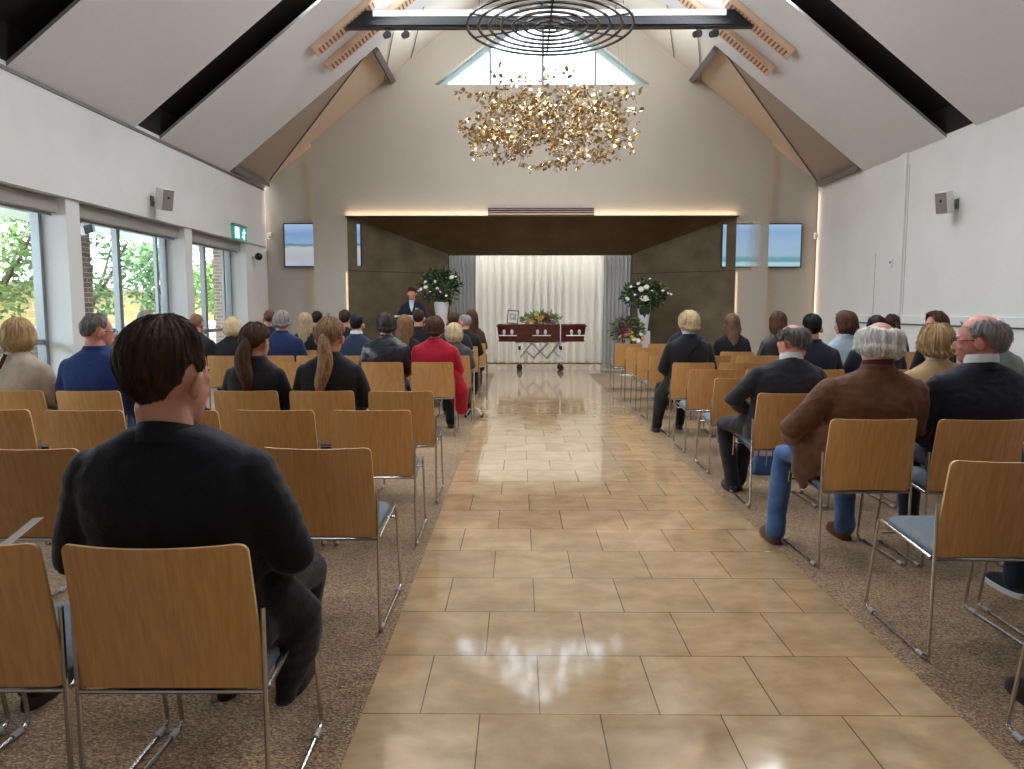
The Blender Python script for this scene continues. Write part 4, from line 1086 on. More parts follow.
M_shoe = mat('black leather shoe', '#16151a', 0.3, spec=0.6)
def cloth(name, h, rough=0.85, v=0.10, bump=0.12, bs=90, sheen=0.15, h2=None):
    return mat(name, h, rough, var=0 if h2 else v, hex2=h2, vscale=14, bump=bump, bscale=bs, sheen=sheen, spec=0.25)
C_black = cloth('black wool', '#1a1a1e'); C_navy = cloth('dark navy wool', '#1c2233'); C_ink = cloth('ink blue suit wool', '#0d0f17', 0.8)
C_blue = cloth('royal blue wool', '#1d3268'); C_beige = cloth('beige knit', '#b5a796'); C_leather = mat('dark blue black leather', '#1b1e25', 0.32, var=0.15, vscale=8, bump=0.35, bscale=16, spec=0.6)
C_red = cloth('red wool coat', '#a5152c'); C_grey = cloth('grey green coat', '#4a4d49'); C_brown = cloth('brown suede coat', '#6f4c36', 0.95, bump=0.2, bs=140, h2='#5c3d2b')
C_char = cloth('charcoal wool', '#26272d'); C_tan = cloth('tan knit', '#b2976f'); C_denim = cloth('blue denim', '#4f6f9b', h2='#3f5c88'); C_dknavy = cloth('navy blazer wool', '#1a1d2b', 0.8)
C_light = cloth('light blue knit', '#9fb3c2'); C_dbrown = cloth('dark brown coat', '#4a3227'); C_gg = cloth('grey green knit', '#6e7a7a'); C_white = cloth('white shirt cotton', '#dcdfe3', v=0.03)
H_dark = hair_m('dark brown hair', '#251812', '#45301f'); H_black = hair_m('near black hair', '#131012', '#221c1a'); H_brown = hair_m('brown hair', '#3a271d', '#5a3f2d')
H_blond = hair_m('blonde hair', '#c2a478', '#9a7a52'); H_dblond = hair_m('dark blonde hair', '#b39069', '#6e4e37'); H_pale = hair_m('pale blonde hair', '#dccba6', '#bba37a')
H_grey = hair_m('grey hair', '#a3a09e', '#77726e'); H_dgrey = hair_m('dark grey hair', '#4d4742', '#2e2927'); H_white = hair_m('white hair', '#f2f0ed', '#cfcac4'); H_straw = hair_m('strawberry blonde hair', '#8d6a4d', '#6b4a35')
H_salt = hair_m('salt and pepper hair', '#8d8a88', '#3f3936')

def seat_at(blk, r, c):
    return (LX(r, c), LROW[r]) if blk == 'L' else (RX_(r, c), RROW[r])
def sit(blk, r, c, top, label, who, dx=0.0, dy=0.0, **k):
    OCC[(blk, r, c)] = who
    if r >= (4 if blk == 'L' else 5): DX[(blk, r, c)] = dx
    x, y = seat_at(blk, r, c)
    return person(x + dx, y + dy, top, label, **k)
M_sneak = mat('navy sneaker knit', '#1d2233', 0.7, bump=0.2, bscale=120)
PRT = {}
# --- window-side block, from the camera forward
PRT['p1'] = sit('L', 0, 0, 1.268, 'large man in dark navy suit with short dark brown hair, seated closest to the camera', 'large man in the dark suit closest to the camera',
    suit=True, w=1.16, hs=1.13, hyaw=-16, topm=C_ink, botm=C_ink, near=2, dx=-0.02, dy=-0.03, lean=-0.03, side=-0.015, knees=[(-0.18, 0.60, 0.515), (0.20, 0.60, 0.515)], feet=[(-0.14, 0.82), (0.08, 0.84)],
    elbow=[(-0.28, 0.17, 0.70), (0.275, 0.19, 0.70)], wrist=[(-0.14, 0.46, 0.62), (0.16, 0.46, 0.62)], hair=dict(style='short', m=H_dark, seed=3, thick=1.9, strands=4500), fold=0.010,
    coat=[([(0.19, 0.22, 0.56), (0.255, 0.29, 0.47), (0.245, 0.31, 0.36), (0.215, 0.29, 0.26)], [0.10, 0.085, 0.07, 0.035])])
sit('L', 0, 2, 1.28, 'person in black at the frame edge, only a shoe showing below the leaflet', 'person at the frame edge whose black shoe shows', topm=C_black, feet=[(-0.13, 0.62), (0.20, 0.72)], knees=[(-0.13, 0.6, 0.5), (0.17, 0.62, 0.5)],
    hair=dict(style='short', m=H_brown, seed=4))
PRT['p3'] = sit('L', 3, 5, 1.245, 'blonde woman with a straight bob and beige coat crossed by a brown strap', 'blonde woman in the beige coat with a strap', dx=-0.11, fem=True, w=1.12, topm=C_beige, botm=C_black, near=1,
    hyaw=10, hair=dict(style='bob', m=H_blond, seed=6), fold=0.005)
PRT['p4'] = sit('L', 3, 4, 1.295, 'grey cropped-hair man in a royal blue jacket and glasses by the white pier', 'man in the royal blue jacket by the white pier', dx=-0.07, w=1.12, hs=1.02, hyaw=-38, topm=C_blue, botm=C_navy, near=1, skin='pink',
    glasses=True, hair=dict(style='crop', m=H_salt, seed=8), fold=0.005)
sit('L', 3, 2, 1.20, 'woman in black with a low dark brown ponytail, seated ahead of the large man', 'woman with the low dark brown ponytail', fem=True, w=1.02, hyaw=-16, topm=C_black, near=2, hs=1.04,
    hair=dict(style='tied', m=H_brown, seed=9, thick=1.6, tail=(0.36, 0.055), strands=1500), fold=0.005, dx=-0.01, lean=0.02)
sit('L', 3, 1, 1.24, 'woman in a black jacket with a long wavy dark blonde ponytail', 'woman with the long blonde ponytail', fem=True, w=1.12, topm=C_black, near=2, hs=1.06, hyaw=-6,
    hair=dict(style='tied', m=H_dblond, seed=12, thick=1.5, tail=(0.44, 0.050), strands=1500), fold=0.005)
sit('L', 4, 0, 1.235, 'woman in a bright red coat with short dark brown hair on the aisle', 'woman in the bright red coat', fem=True, w=1.18, topm=C_red, botm=C_black, near=1, topname='coat', hyaw=-5,
    hair=dict(style='full', m=H_brown, seed=14), coat=[([(0.17, 0.18, 0.60), (0.25, 0.20, 0.44), (0.28, 0.22, 0.27)], [0.13, 0.12, 0.07])], fold=0.006)
sit('L', 4, 1, 1.275, 'person in a shiny dark leather jacket with full dark grey hair', 'person in the shiny leather jacket', w=1.08, topm=C_leather, botm=C_black, near=1, hair=dict(style='full', m=H_dgrey, seed=15, thick=1.1), fold=0.006, hyaw=8)
sit('L', 4, 6, 1.33, 'grey-haired man by the window, mostly hidden behind the large man’s head', 'grey-haired man hidden behind the large man’s head', topm=C_grey, hair=dict(style='crop', m=H_grey, seed=17), dx=0.03)
sit('L', 5, 0, 1.13, 'small woman in a grey-green coat with pale blonde hair behind the quad cane', 'small pale blonde woman in the grey-green coat', fem=True, w=1.0, topm=C_grey, botm=C_black, near=1, hair=dict(style='bob', m=H_pale, seed=18), dx=0.07,
    coat=[([(0.14, 0.12, 0.60), (0.18, 0.10, 0.40), (0.18, 0.10, 0.25)], [0.09, 0.07, 0.05])])
sit('L', 5, 1, 1.245, 'woman with long loose strawberry blonde hair and black top', 'woman with loose strawberry blonde hair', fem=True, topm=C_black, hair=dict(style='long', m=H_straw, seed=20, thick=1.2, wave=0.7), dx=-0.01)
sit('L', 5, 2, 1.255, 'young man with black hair, slate blue jacket and white collar', 'young man in slate blue with a white collar', topm=cloth('slate blue wool', '#28344a'), collar=C_white, hair=dict(style='short', m=H_black, seed=21, thick=1.4), dx=-0.07)
sit('L', 5, 4, 1.30, 'curly grey-haired person in a bright navy jacket near the far window', 'curly grey-haired person in the navy jacket', w=1.12, topm=cloth('navy blue wool', '#1a2a52'), near=1, hair=dict(style='full', m=H_grey, seed=22, wave=0.8), dx=0.06)
sit('L', 5, 5, 1.215, 'blonde woman with fluffy short hair and black top before the far window', 'fluffy-haired blonde woman by the far window', fem=True, w=1.05, topm=C_black, hair=dict(style='bob', m=H_pale, seed=23, wave=1), dx=-0.02)
sit('L', 5, 6, 1.27, 'bald man in a dark grey jacket beside the window post', 'bald man in dark grey beside the window post', topm=C_char, hair=dict(style='crop', m=hair_m('shaved hair', '#8a6453', '#7a5445'), seed=24), dx=0.06)
sit('L', 6, 0, 1.295, 'dark-haired man in a dark grey jacket just ahead of the pale blonde woman', 'dark-haired man ahead of the pale blonde woman', topm=C_char, hair=dict(style='short', m=H_brown, seed=25), dx=-0.04)
sit('L', 6, 1, 1.33, 'man in black with short dark hair sitting in front of the speaker', 'short-haired man in black below the speaker', topm=C_black, hair=dict(style='short', m=H_dark, seed=26), dx=0.0)
sit('L', 6, 3, 1.32, 'dark-haired man in black before the lit white wall panel', 'dark-haired man before the lit wall panel', topm=C_black, hair=dict(style='short', m=H_dark, seed=27, thick=1.2), dx=0.03)
sit('L', 6, 4, 1.27, 'woman with long straight ash blonde hair below the window-side display', 'ash blonde woman below the window-side display', fem=True, topm=C_black, hair=dict(style='long', m=hair_m('ash blonde hair', '#c0ab8a', '#8d775c'), seed=28, thick=1.2), dx=0.0)
sit('L', 6, 5, 1.33, 'balding man in dark navy, farthest along by the end of the windows', 'balding man by the end of the windows', topm=C_navy, skin='tan', hair=dict(style='crop', m=hair_m('thin brown hair', '#6b4a3c', '#5a3a2e'), seed=29), dx=0.04)
sit('L', 7, 1, 1.22, 'bald pink-headed man ahead of the man in black, below the speaker', 'bald pink-headed man below the speaker', topm=C_navy, skin='pink', hair=None, dx=0.04)
sit('L', 7, 0, 1.24, 'pink-cheeked person mostly hidden beside the woman with long brown hair', 'pink-cheeked person beside the long-haired woman', topm=C_black, skin='pink', hair=dict(style='short', m=H_grey, seed=31), dx=0.03, hyaw=60)
sit('L', 7, 4, 1.30, 'dark-haired person in black half hidden behind the ash blonde woman', 'dark-haired person behind the ash blonde woman', topm=C_black, hair=dict(style='short', m=H_black, seed=32), dx=-0.13)
sit('L', 8, 0, 1.31, 'woman with very long brown hair and brown coat in the front seat by the aisle', 'woman with very long brown hair in front', fem=True, topm=C_dbrown, botm=C_black, hair=dict(style='long', m=H_brown, seed=33, thick=1.3, length=1.25), dx=0.10, rz=0.1,
    coat=[([(0.12, 0.12, 0.60), (0.16, 0.10, 0.40)], [0.10, 0.08])])
# --- blank-wall block
sit('R', 0, 0, 1.28, 'person beyond the frame edge whose black shoe shows beside the closest wall-side chair', 'person at the frame edge with one black shoe showing', topm=C_black, feet=[(-0.13, 0.66), (0.13, 0.62)], dx=0.10, knees=[(0.02, 0.62, 0.515), (0.16, 0.6, 0.515)], hair=dict(style='short', m=H_brown, seed=35))
sit('R', 1, 1, 1.28, 'person beyond the frame edge with a navy white-soled sneaker showing', 'person at the frame edge wearing a navy sneaker', topm=C_navy, shoem=M_sneak, dx=0.05, feet=[(-0.02, 0.72), (0.16, 0.62)], knees=[(-0.06, 0.6, 0.5), (0.14, 0.6, 0.5)], hair=dict(style='short', m=H_dark, seed=3, thick=1.9, strands=3500))
PRT['brown'] = sit('R', 2, 0, 1.245, 'old man in a brown suede coat and jeans, white hair around a bald pink crown', 'old man in the brown suede coat', w=1.22, hs=1.08, shoulder=1.05, lean=0.02, side=0.085, dx=0.03, hyaw=-4, hpitch=17, hroll=5, topm=C_brown, botm=C_denim, shoem=mat('oxblood leather shoe', '#4f231c', 0.3), near=2, skin='pink', topname='coat',
    hair=dict(style='whitelong', m=H_white, seed=38, strands=2000), fold=0.009, knees=[(-0.26, 0.56, 0.50), (0.10, 0.56, 0.49)], feet=[(-0.33, 0.50), (0.10, 0.58)],
    elbow=[(-0.36, 0.18, 0.70), (0.30, 0.19, 0.72)], wrist=[(-0.24, 0.44, 0.60), (0.10, 0.46, 0.60)],
    coat=[([(-0.20, 0.14, 0.64), (-0.25, 0.20, 0.53), (-0.265, 0.24, 0.44), (-0.27, 0.22, 0.385)], [0.11, 0.105, 0.07, 0.025])], collar=cloth('dark red collar', '#4a2026'))
sit('R', 2, 1, 1.285, 'old man with glasses and grey hair thinning at the crown, dark blazer', 'old man with glasses and a dark blazer', w=1.22, hs=1.12, hyaw=52, suit=True, topm=C_dknavy, botm=C_navy, near=2, skin='pink', dx=0.13, glasses=True,
    hair=dict(style='fringe', m=H_grey, seed=40, strands=1800, thick=1.0), collar=C_white, fold=0.008)
sit('R', 3, 0, 1.205, 'man in charcoal suit, grey hair with a bald patch, seated on the aisle', 'man in the charcoal suit on the aisle', w=1.14, hs=1.06, hyaw=28, hpitch=14, lean=0.04, side=0.09, suit=True, topm=C_char, botm=C_char, near=2, skin='pink', collar=C_white,
    hair=dict(style='fringe', m=H_salt, seed=41, strands=1500, thick=1.1), fold=0.009, knees=[(-0.26, 0.56, 0.50), (-0.05, 0.60, 0.56)], feet=[(-0.20, 0.56), (-0.14, 0.62)], elbow=[(-0.30, 0.20, 0.72), (0.28, 0.18, 0.72)])
sit('R', 3, 2, 1.185, 'woman with short wavy blonde hair and tan top between the two old men', 'short-haired blonde woman in tan between the old men', fem=True, w=1.12, hs=1.06, topm=C_tan, near=1, hyaw=-10, hair=dict(style='full', m=H_blond, seed=43, wave=1.0, thick=1.2, strands=800), dx=0.03, collar=cloth('patterned scarf', '#8d8f9a', h2='#d8d4cc'))
sit('R', 4, 4, 1.25, 'white-haired person in grey-green knit, half hidden behind the man with glasses', 'white-haired person in grey-green knit', w=1.05, topm=C_gg, hair=dict(style='full', m=H_white, seed=44), dx=0.02)
sit('R', 5, 2, 1.265, 'young man with thick dark hair in a navy suit', 'young man with thick dark hair in navy', w=1.10, topm=C_navy, near=1, hair=dict(style='short', m=H_black, seed=45, thick=1.7, strands=500), dx=-0.06, hyaw=-8)
sit('R', 5, 3, 1.255, 'dark-haired person in navy mostly hidden behind the old man in brown', 'dark-haired person behind the old man in brown', w=1.1, topm=C_navy, hair=dict(style='short', m=H_black, seed=46, thick=1.3), dx=0.02)
PRT['blonde'] = sit('R', 6, 0, 1.295, 'woman with short pale blonde hair, black coat and pale scarf on the aisle', 'woman with short pale blonde hair and black coat', fem=True, w=1.20, hs=1.04, topm=C_black, near=1, hyaw=18, hair=dict(style='full', m=H_pale, seed=47, thick=1.0, strands=600), dx=0.03, topname='coat', collar=C_light,
    knees=[(-0.24, 0.42, 0.50), (0.02, 0.55, 0.5)], feet=[(-0.29, 0.40), (0.0, 0.6)], coat=[([(-0.16, 0.2, 0.55), (-0.25, 0.33, 0.40), (-0.28, 0.36, 0.16)], [0.12, 0.10, 0.07])])
sit('R', 6, 3, 1.295, 'woman with wavy brown hair and light blue top, face turned aside', 'woman with wavy brown hair in light blue', fem=True, topm=C_light, hyaw=45, hair=dict(style='bob', m=H_brown, seed=48, wave=1.0, thick=1.3, length=1.1), dx=0.12)
sit('R', 6, 5, 1.29, 'brown-haired woman in red glasses looking across the room, along the blank wall', 'woman with red glasses along the blank wall', fem=True, topm=C_black, near=1, hyaw=80, glasses=mat('red spectacle frame', '#8e2530', 0.4), hair=dict(style='bob', m=H_brown, seed=49, thick=1.3, length=1.15), dx=0.06, rz=0.15)
sit('R', 7, 3, 1.29, 'dark brown-haired woman in a black leather jacket by the wall edge glow', 'woman in the black leather jacket by the lit wall edge', fem=True, topm=mat('black leather', '#1c1d20', 0.35, bump=0.3, bscale=18, spec=0.6), hair=dict(style='long', m=H_brown, seed=50, thick=1.1, length=0.7), dx=-0.18)
sit('R', 8, 1, 1.31, 'grey-haired man in navy half hidden behind the pale blonde woman', 'grey-haired man behind the pale blonde woman', topm=C_navy, hair=dict(style='short', m=H_grey, seed=51), dx=-0.06, hyaw=15)
sit('R', 8, 2, 1.255, 'woman with long wavy light brown hair and black top', 'woman with long wavy light brown hair', fem=True, w=1.1, topm=C_black, hair=dict(style='long', m=hair_m('light brown hair', '#7d634c', '#553f30'), seed=52, thick=1.4, wave=1.0), dx=0.02)
sit('R', 8, 6, 1.25, 'woman in black with a high blonde streaked ponytail', 'woman with the high blonde streaked ponytail', fem=True, topm=C_black, hyaw=10, hair=dict(style='tied', m=H_dark, seed=53, thick=1.4, tail=(0.34, 0.045)), dx=0.05)
# --- speaker at the lectern
sx_ = P(412, 300, Y=15.15)
SPK = person(sx_.x + 0.05, 14.95, 1.765, 'man in navy suit with white shirt standing behind the lectern, head bowed', rz=PI, pose='stand', topm=C_navy, botm=C_navy, near=1, hpitch=28, lean=0.10, collar='open', skin='pink',
       hair=dict(style='short', m=hair_m('auburn hair', '#3d1c14', '#5a2c1e'), seed=54), elbow=[(-0.29, 0.10, 1.16), (0.29, 0.10, 1.16)], wrist=[(-0.18, 0.20, 1.10), (0.18, 0.20, 1.10)])
# shirt front, badge and straps
def patch(parent, name, pts, m, th=0.004):
    b = NB(); f = face(b, pts); bmesh.ops.solidify(b, geom=b.faces[:], thickness=th); return obj(name, b, m, parent, smooth=False)
sp_ = SPK[2]; fy = lambda v, o: sp_(v).y + o
patch(SPK[0], 'shirt', [(-0.055, fy(1.06, 0.095), sp_(1.07).z), (0.055, fy(1.06, 0.095), sp_(1.07).z), (0.035, fy(0.93, 0.143), sp_(0.93).z), (0.0, fy(0.84, 0.146), sp_(0.84).z), (-0.035, fy(0.93, 0.143), sp_(0.93).z)], C_white)
patch(SPK[0], 'name_badge', [(-0.13, fy(0.90, 0.135), sp_(0.92).z), (-0.07, fy(0.90, 0.148), sp_(0.92).z), (-0.07, fy(0.88, 0.148), sp_(0.88).z), (-0.13, fy(0.88, 0.137), sp_(0.88).z)], C_white)
r_, h_, s_ = PRT['p3']
b = NB(); tube(b, [s_(1.06) + Vector((-0.02, -0.085, 0.012)), s_(0.98) + Vector((-0.04, -0.125, 0)), s_(0.90) + Vector((-0.13, -0.135, 0)), s_(0.80) + Vector((-0.215, -0.10, 0))], 0.014, 8, False, 0.4)
obj('bag_strap', b, mat('brown leather strap', '#4a2a20', 0.5), r_)
r_, h_, s_ = PRT['blonde']
b = NB(); tube(b, [s_(1.03) + Vector((0.10, -0.09, 0.012)), s_(0.96) + Vector((0.05, -0.135, 0)), s_(0.86) + Vector((-0.05, -0.15, 0))], 0.014, 8, False, 0.4)
obj('bag_strap', b, mat('black leather strap', '#101012', 0.4), r_)
build_chairs()
# ------------------------------------------------------------------ coffin on its trolley
M_maho = mat('polished mahogany', '#5a1c12', 0.18, hex2='#43130d', vscale=3, stretch=(1.2, 8, 8), coat=0.6)
M_nickel = mat('bright nickel', '#e4e5e6', 0.3, 0.7); M_rub = mat('black rubber', '#141414', 0.7)
YK = 16.5
a_ = P(496, 324, Y=YK - 0.29); c_ = P(587, 341.8, Y=YK - 0.29)
cx = (a_.x + c_.x) / 2; cl = (c_.x - a_.x); zt_, zb_ = a_.z, c_.z
k = empty('coffin', (cx, YK, zb_)); tag(k, 'polished mahogany coffin with nickel handles, resting on a wheeled trolley', 'coffin')
hgt = zt_ - zb_
b = NB(); loft(b, [(0, 0, z, cl / 2 - 0.06 + 0.05 * (z / hgt), 0.25 + 0.03 * z / hgt) for z in (0.03, hgt * 0.5, hgt - 0.06)], seg=40, power=14)
obj('coffin_body', b, M_maho, k, angle=30)
b = NB(); loft(b, [(0, 0, 0, cl / 2 - 0.04, 0.265), (0, 0, 0.03, cl / 2 - 0.045, 0.262), (0, 0, 0.04, cl / 2 - 0.058, 0.25)], seg=40, power=14); obj('plinth', b, M_maho, k, angle=30)
b = NB(); loft(b, [(0, 0, hgt - 0.062, cl / 2, 0.295), (0, 0, hgt - 0.035, cl / 2 + 0.004, 0.298), (0, 0, hgt - 0.02, cl / 2 - 0.02, 0.28), (0, 0, hgt, cl / 2 - 0.03, 0.27)], seg=40, power=14); obj('lid', b, M_maho, k, angle=30)
for px in (508, 541.5, 575.5):
    x = P(px, 334, Y=YK - 0.29).x - cx; b = NB(); z = hgt * 0.47; yf = -0.272
    tube(b, [(x - 0.20, yf - 0.04, z - 0.045), (x + 0.20, yf - 0.04, z - 0.045)], 0.012, 8)
    hd = obj('handle', b, M_nickel, k)
    for s in (-1, 1):
        b = NB(); ell(b, (x + s * 0.085, yf, z + 0.03), (0.035, 0.012, 0.055), None, 12, 8); tube(b, [(x + s * 0.085, yf, z), (x + s * 0.085, yf - 0.04, z - 0.045)], 0.014, 8)
        obj('handle_plate', b, M_nickel, hd)
t = empty('coffin_trolley', (cx, YK, 0)); tag(t, 'chrome folding trolley with crossed lattice legs and castors under the coffin', 'trolley')
tx0 = P(519.5, 350, Y=YK - 0.2).x - cx; tx1 = P(561, 350, Y=YK - 0.2).x - cx
b = NB()
for s in (-1, 1):
    tube(b, [(tx0 - 0.1, s * 0.2, zb_ - 0.015), (tx1 + 0.1, s * 0.2, zb_ - 0.015)], 0.014, 8)
for x in (tx0, tx1): tube(b, [(x, -0.2, zb_ - 0.015), (x, 0.2, zb_ - 0.015)], 0.014, 8)
obj('top_frame', b, M_nickel, t)
for s in (-1, 1):
    b = NB(); zz0, zz1 = 0.26, zb_ - 0.04; n = 3; w3 = (tx1 - tx0) / n
    for q in range(n):
        x = tx0 + q * w3
        if q % 2 == 0: tube(b, [(x, s * 0.18, zz0), (x + w3 * 0.9, s * 0.18, zz1)], 0.011, 6); tube(b, [(x + w3 * 0.45, s * 0.19, (zz0 + zz1) / 2), (x + w3 * 1.1, s * 0.19, zz0)], 0.011, 6)
        else: tube(b, [(x - w3 * 0.1, s * 0.18, zz1), (x + w3, s * 0.18, zz0 - 0.0)], 0.011, 6); tube(b, [(x + 0.0, s * 0.19, zz0), (x + w3 * 1.1, s * 0.19, zz1)], 0.011, 6)
    obj('lattice', b, mat('grey steel lattice', '#9a9ca0', 0.4, 0.4), t)
    for x in (tx0, tx1):
        b = NB(); tube(b, [(x, s * 0.2, 0.12), (x, s * 0.2, zb_ - 0.02)], 0.014, 8); lg = obj('leg', b, M_nickel, t)
        b = NB(); tube(b, [(x, s * 0.2, zb_ - 0.18), (x, s * 0.2, zb_ - 0.10)], 0.026, 8); obj('grip', b, M_rub, lg)
        b = NB(); tube(b, [(x, s * 0.2 - 0.018, 0.065), (x, s * 0.2 + 0.018, 0.065)], 0.063, 18); box(b, (x, s * 0.2, 0.125), (0.05, 0.05, 0.05)); obj('castor', b, M_rub, t)
b = NB(); tube(b, [(tx1 - 0.02, -0.325, zb_ - 0.03), (tx1 - 0.02, -0.325, zt_ + 0.02)], 0.011, 8); tube(b, [(tx1 - 0.02, -0.325, zb_ - 0.02), (tx1 - 0.02, -0.2, zb_ - 0.015)], 0.011, 8); obj('side_post', b, M_nickel, t)

# framed photograph and flowers on the lid
p = P(512.2, 324, Y=YK); zl = zt_
f = empty('photo_frame', (p.x, YK - 0.02, zl)); f.rotation_euler = (R(-8), R(5), 0); tag(f, 'dark framed black-and-white photograph leaning on the coffin lid', 'picture frame')
b = NB(); 
for (x0, x1, z0, z1) in ((-0.125, -0.105, 0.0, 0.30), (0.105, 0.125, 0.0, 0.30), (-0.125, 0.125, 0.0, 0.02), (-0.125, 0.125, 0.28, 0.30)): bx(b, x0, x1, -0.012, 0.012, z0, z1)
obj('frame', b, mat('dark wood frame', '#3a322e', 0.4), f, smooth=False)
mph = mat('black and white photograph', '#efefef', 0.3, hex2='#4b4b4b', vscale=9)
b = NB(); bx(b, -0.105, 0.105, -0.004, 0.004, 0.02, 0.28); obj('picture', b, mat('white mount', '#ecebe6', 0.4), f, smooth=False)
b = NB(); bx(b, -0.07, 0.07, -0.006, -0.003, 0.09, 0.23); obj('print', b, mph, f, smooth=False)
b = NB(); tube(b, [(0, 0.01, 0.2), (0, 0.11, 0.02)], 0.008, 6); obj('strut', b, M_black, f)

M_leafd = mat('dark green leaf', '#2f4a2b', 0.45, hex2='#1e3420', vscale=6); M_leafl = mat('fresh green leaf', '#8ba267', 0.5, hex2='#5d7a46', vscale=6)
M_petw = mat('white petals', '#f0efe6', 0.6)
def bloom(bm, c, r, rg, up=Vector((0, -0.6, 0.6))):
    c = Vector(c); up = (up + Vector((rg.uniform(-.4, .4), rg.uniform(-.3, .3), rg.uniform(-.3, .3)))).normalized(); u = up.orthogonal().normalized(); v = up.cross(u)
    ell(bm, c, (r * 0.42,) * 3, None, 8, 6)
    for lay, (n, k, t) in enumerate(((5, 0.45, 0.55), (7, 0.75, 0.25))):
        for q in range(n):
            a = 2 * PI * q / n + lay * 0.4; d = u * math.cos(a) + v * math.sin(a); s = d.cross(up)
            m_ = c + d * r * k * 0.6 + up * r * t * 0.5; e_ = c + d * r * (k + 0.25) + up * r * t * 1.1; w_ = r * 0.36
            bm.faces.new([bm.verts.new(x) for x in (c + d * r * 0.1, m_ - s * w_, e_ - s * w_ * 0.55, e_ + s * w_ * 0.55, m_ + s * w_)])
def leaf_spray(bm, rg, c, r, n, size, up=0.3):
    c = Vector(c)
    for _ in range(n):
        v = Vector((rg.gauss(0, 1), rg.gauss(0, 1), rg.gauss(0, 1) + up)).normalized(); q = rg.uniform(0.25, 1.0) ** 0.6
        p = c + Vector((v.x * r[0], v.y * r[1], v.z * r[2])) * q; a = (v + Vector((rg.gauss(0, .5), rg.gauss(0, .5), rg.gauss(0, .5)))).normalized(); s = a.orthogonal().normalized()
        s = Matrix.Rotation(rg.uniform(0, 6.28), 3, a) @ s; L = size * rg.uniform(0.6, 1.4); nn = a.cross(s) * L * 0.12
        pts = [p, p + a * L * 0.4 - s * L * 0.22 + nn, p + a * L, p + a * L * 0.4 + s * L * 0.22 + nn]
        bm.faces.new([bm.verts.new(x) for x in pts])
def arrangement(name, loc, label, r, nleaf, size, blooms, extra=None, zc=0.0, stems=18, seed=1, leafm=None):
    rg = random.Random(seed); t = empty(name, loc); tag(t, label, 'flowers')
    b = NB(); leaf_spray(b, rg, (0, 0, zc), r, nleaf, size); o = obj('foliage', b, leafm or M_leafd, t, smooth=False); o['kind'] = 'stuff'
    b = NB(); leaf_spray(b, rg, (0, -0.03, zc + 0.02), (r[0] * 1.05, r[1], r[2] * 1.1), nleaf // 2, size * 0.8); o = obj('sprigs', b, M_leafl, t, smooth=False); o['kind'] = 'stuff'
    b = NB()
    for q in range(stems):
        v = Vector((rg.gauss(0, 1), rg.gauss(0, 0.6), abs(rg.gauss(0, 1)))).normalized(); tube(b, [(0, 0, zc - r[2] * 0.8), (v.x * r[0] * .5, v.y * r[1] * .5, zc + v.z * r[2] * .4), (v.x * r[0] * 1.05, v.y * r[1], zc + v.z * r[2] * 1.05)], 0.004, 5)
    obj('stems', b, mat('green stem', '#44592f', 0.6), t)
    for (x, y, z, rr, m) in blooms:
        b = NB(); bloom(b, (x, y, z), rr, rg); obj('bloom', b, m, t, smooth=False)
    return t
# left: white urn on a plinth with white roses
YV = 15.55
def at(px, py, Y=YV): return P(px, py, Y=Y)
def white_vase(px, py_top, py_bot, rt, rb, label, plabel, leaf=False):
    p = at(px, py_bot); zt2 = at(px, py_top).z; hh2 = zt2 - p.z
    v = empty('vase', (p.x, YV, p.z)); tag(v, label, 'vase')
    b = NB(); lathe(b, [(rb * 0.85, 0), (rb, 0.02), (rb * 1.02, 0.06), (rb + (rt - rb) * 0.45, hh2 * 0.45), (rt * 0.98, hh2 * 0.85), (rt, hh2), (rt - 0.015, hh2), (rt * 0.8, hh2 - 0.05), (0.01, hh2 - 0.06)], seg=32); obj('vase_body', b, mat('white glazed ceramic', '#e6e6e8', 0.3), v)
    if leaf:
        b = NB(); n = 8; g = []
        for i in range(n + 1):
            t = i / n; w2 = 0.115 * math.sin(PI * (0.15 + 0.85 * t)) ** 0.8 if t < 1 else 0.001
            z = hh2 * 0.99 - 0.27 * t; yy = -(rt + 0.012) + 0.035 * t
            g.append([b.verts.new((-w2, yy + 0.03, z)), b.verts.new((0, yy - 0.005, z)), b.verts.new((w2, yy + 0.03, z))])
        for q, e in zip(g, g[1:]):
            for c in range(2): b.faces.new((q[c], q[c + 1], e[c + 1], e[c]))
        obj('folded_leaf', b, M_leafd, v)
    s = empty('plinth_stand', (p.x, YV, 0)); tag(s, plabel, 'stand')
    b = NB(); box(b, (0, 0, p.z / 2), (0.24, 0.24, p.z)); obj('column', b, M_white, s, smooth=False, bevel=0.006)
    b = NB(); box(b, (0, 0, 0.02), (0.34, 0.34, 0.04)); obj('base', b, M_white, s, smooth=False, bevel=0.006)
    return p.x, zt2
x, z = white_vase(441.5, 302, 326, 0.155, 0.10, 'white urn behind the speaker holding a large white and green arrangement', 'white plinth under the urn beside the speaker')
bl = []
for px, py, rr in ((425.5, 282, .035), (425.8, 287.5, .05), (421, 289.5, .04), (435, 281.5, .035), (437, 289, .04), (452, 277.5, .055), (456, 277, .03), (446, 296, .03), (418.5, 291, .025), (440, 292, .03), (430, 292, .03)):
    q = at(px, py, YV - 0.28); bl.append((q.x - x, -0.28, q.z - z, rr, M_petw))
arrangement('flower_arrangement', (x, YV, z), 'tall white and green floral arrangement in the urn behind the speaker', (0.44, 0.28, 0.36), 650, 0.10, bl, zc=0.30, seed=3)
x, z = white_vase(643.5, 305, 331, 0.14, 0.085, 'white vase wrapped with a dark leaf, by the grey drape near the empty chairs', 'white plinth under the leaf-wrapped vase', leaf=True)
bl = []
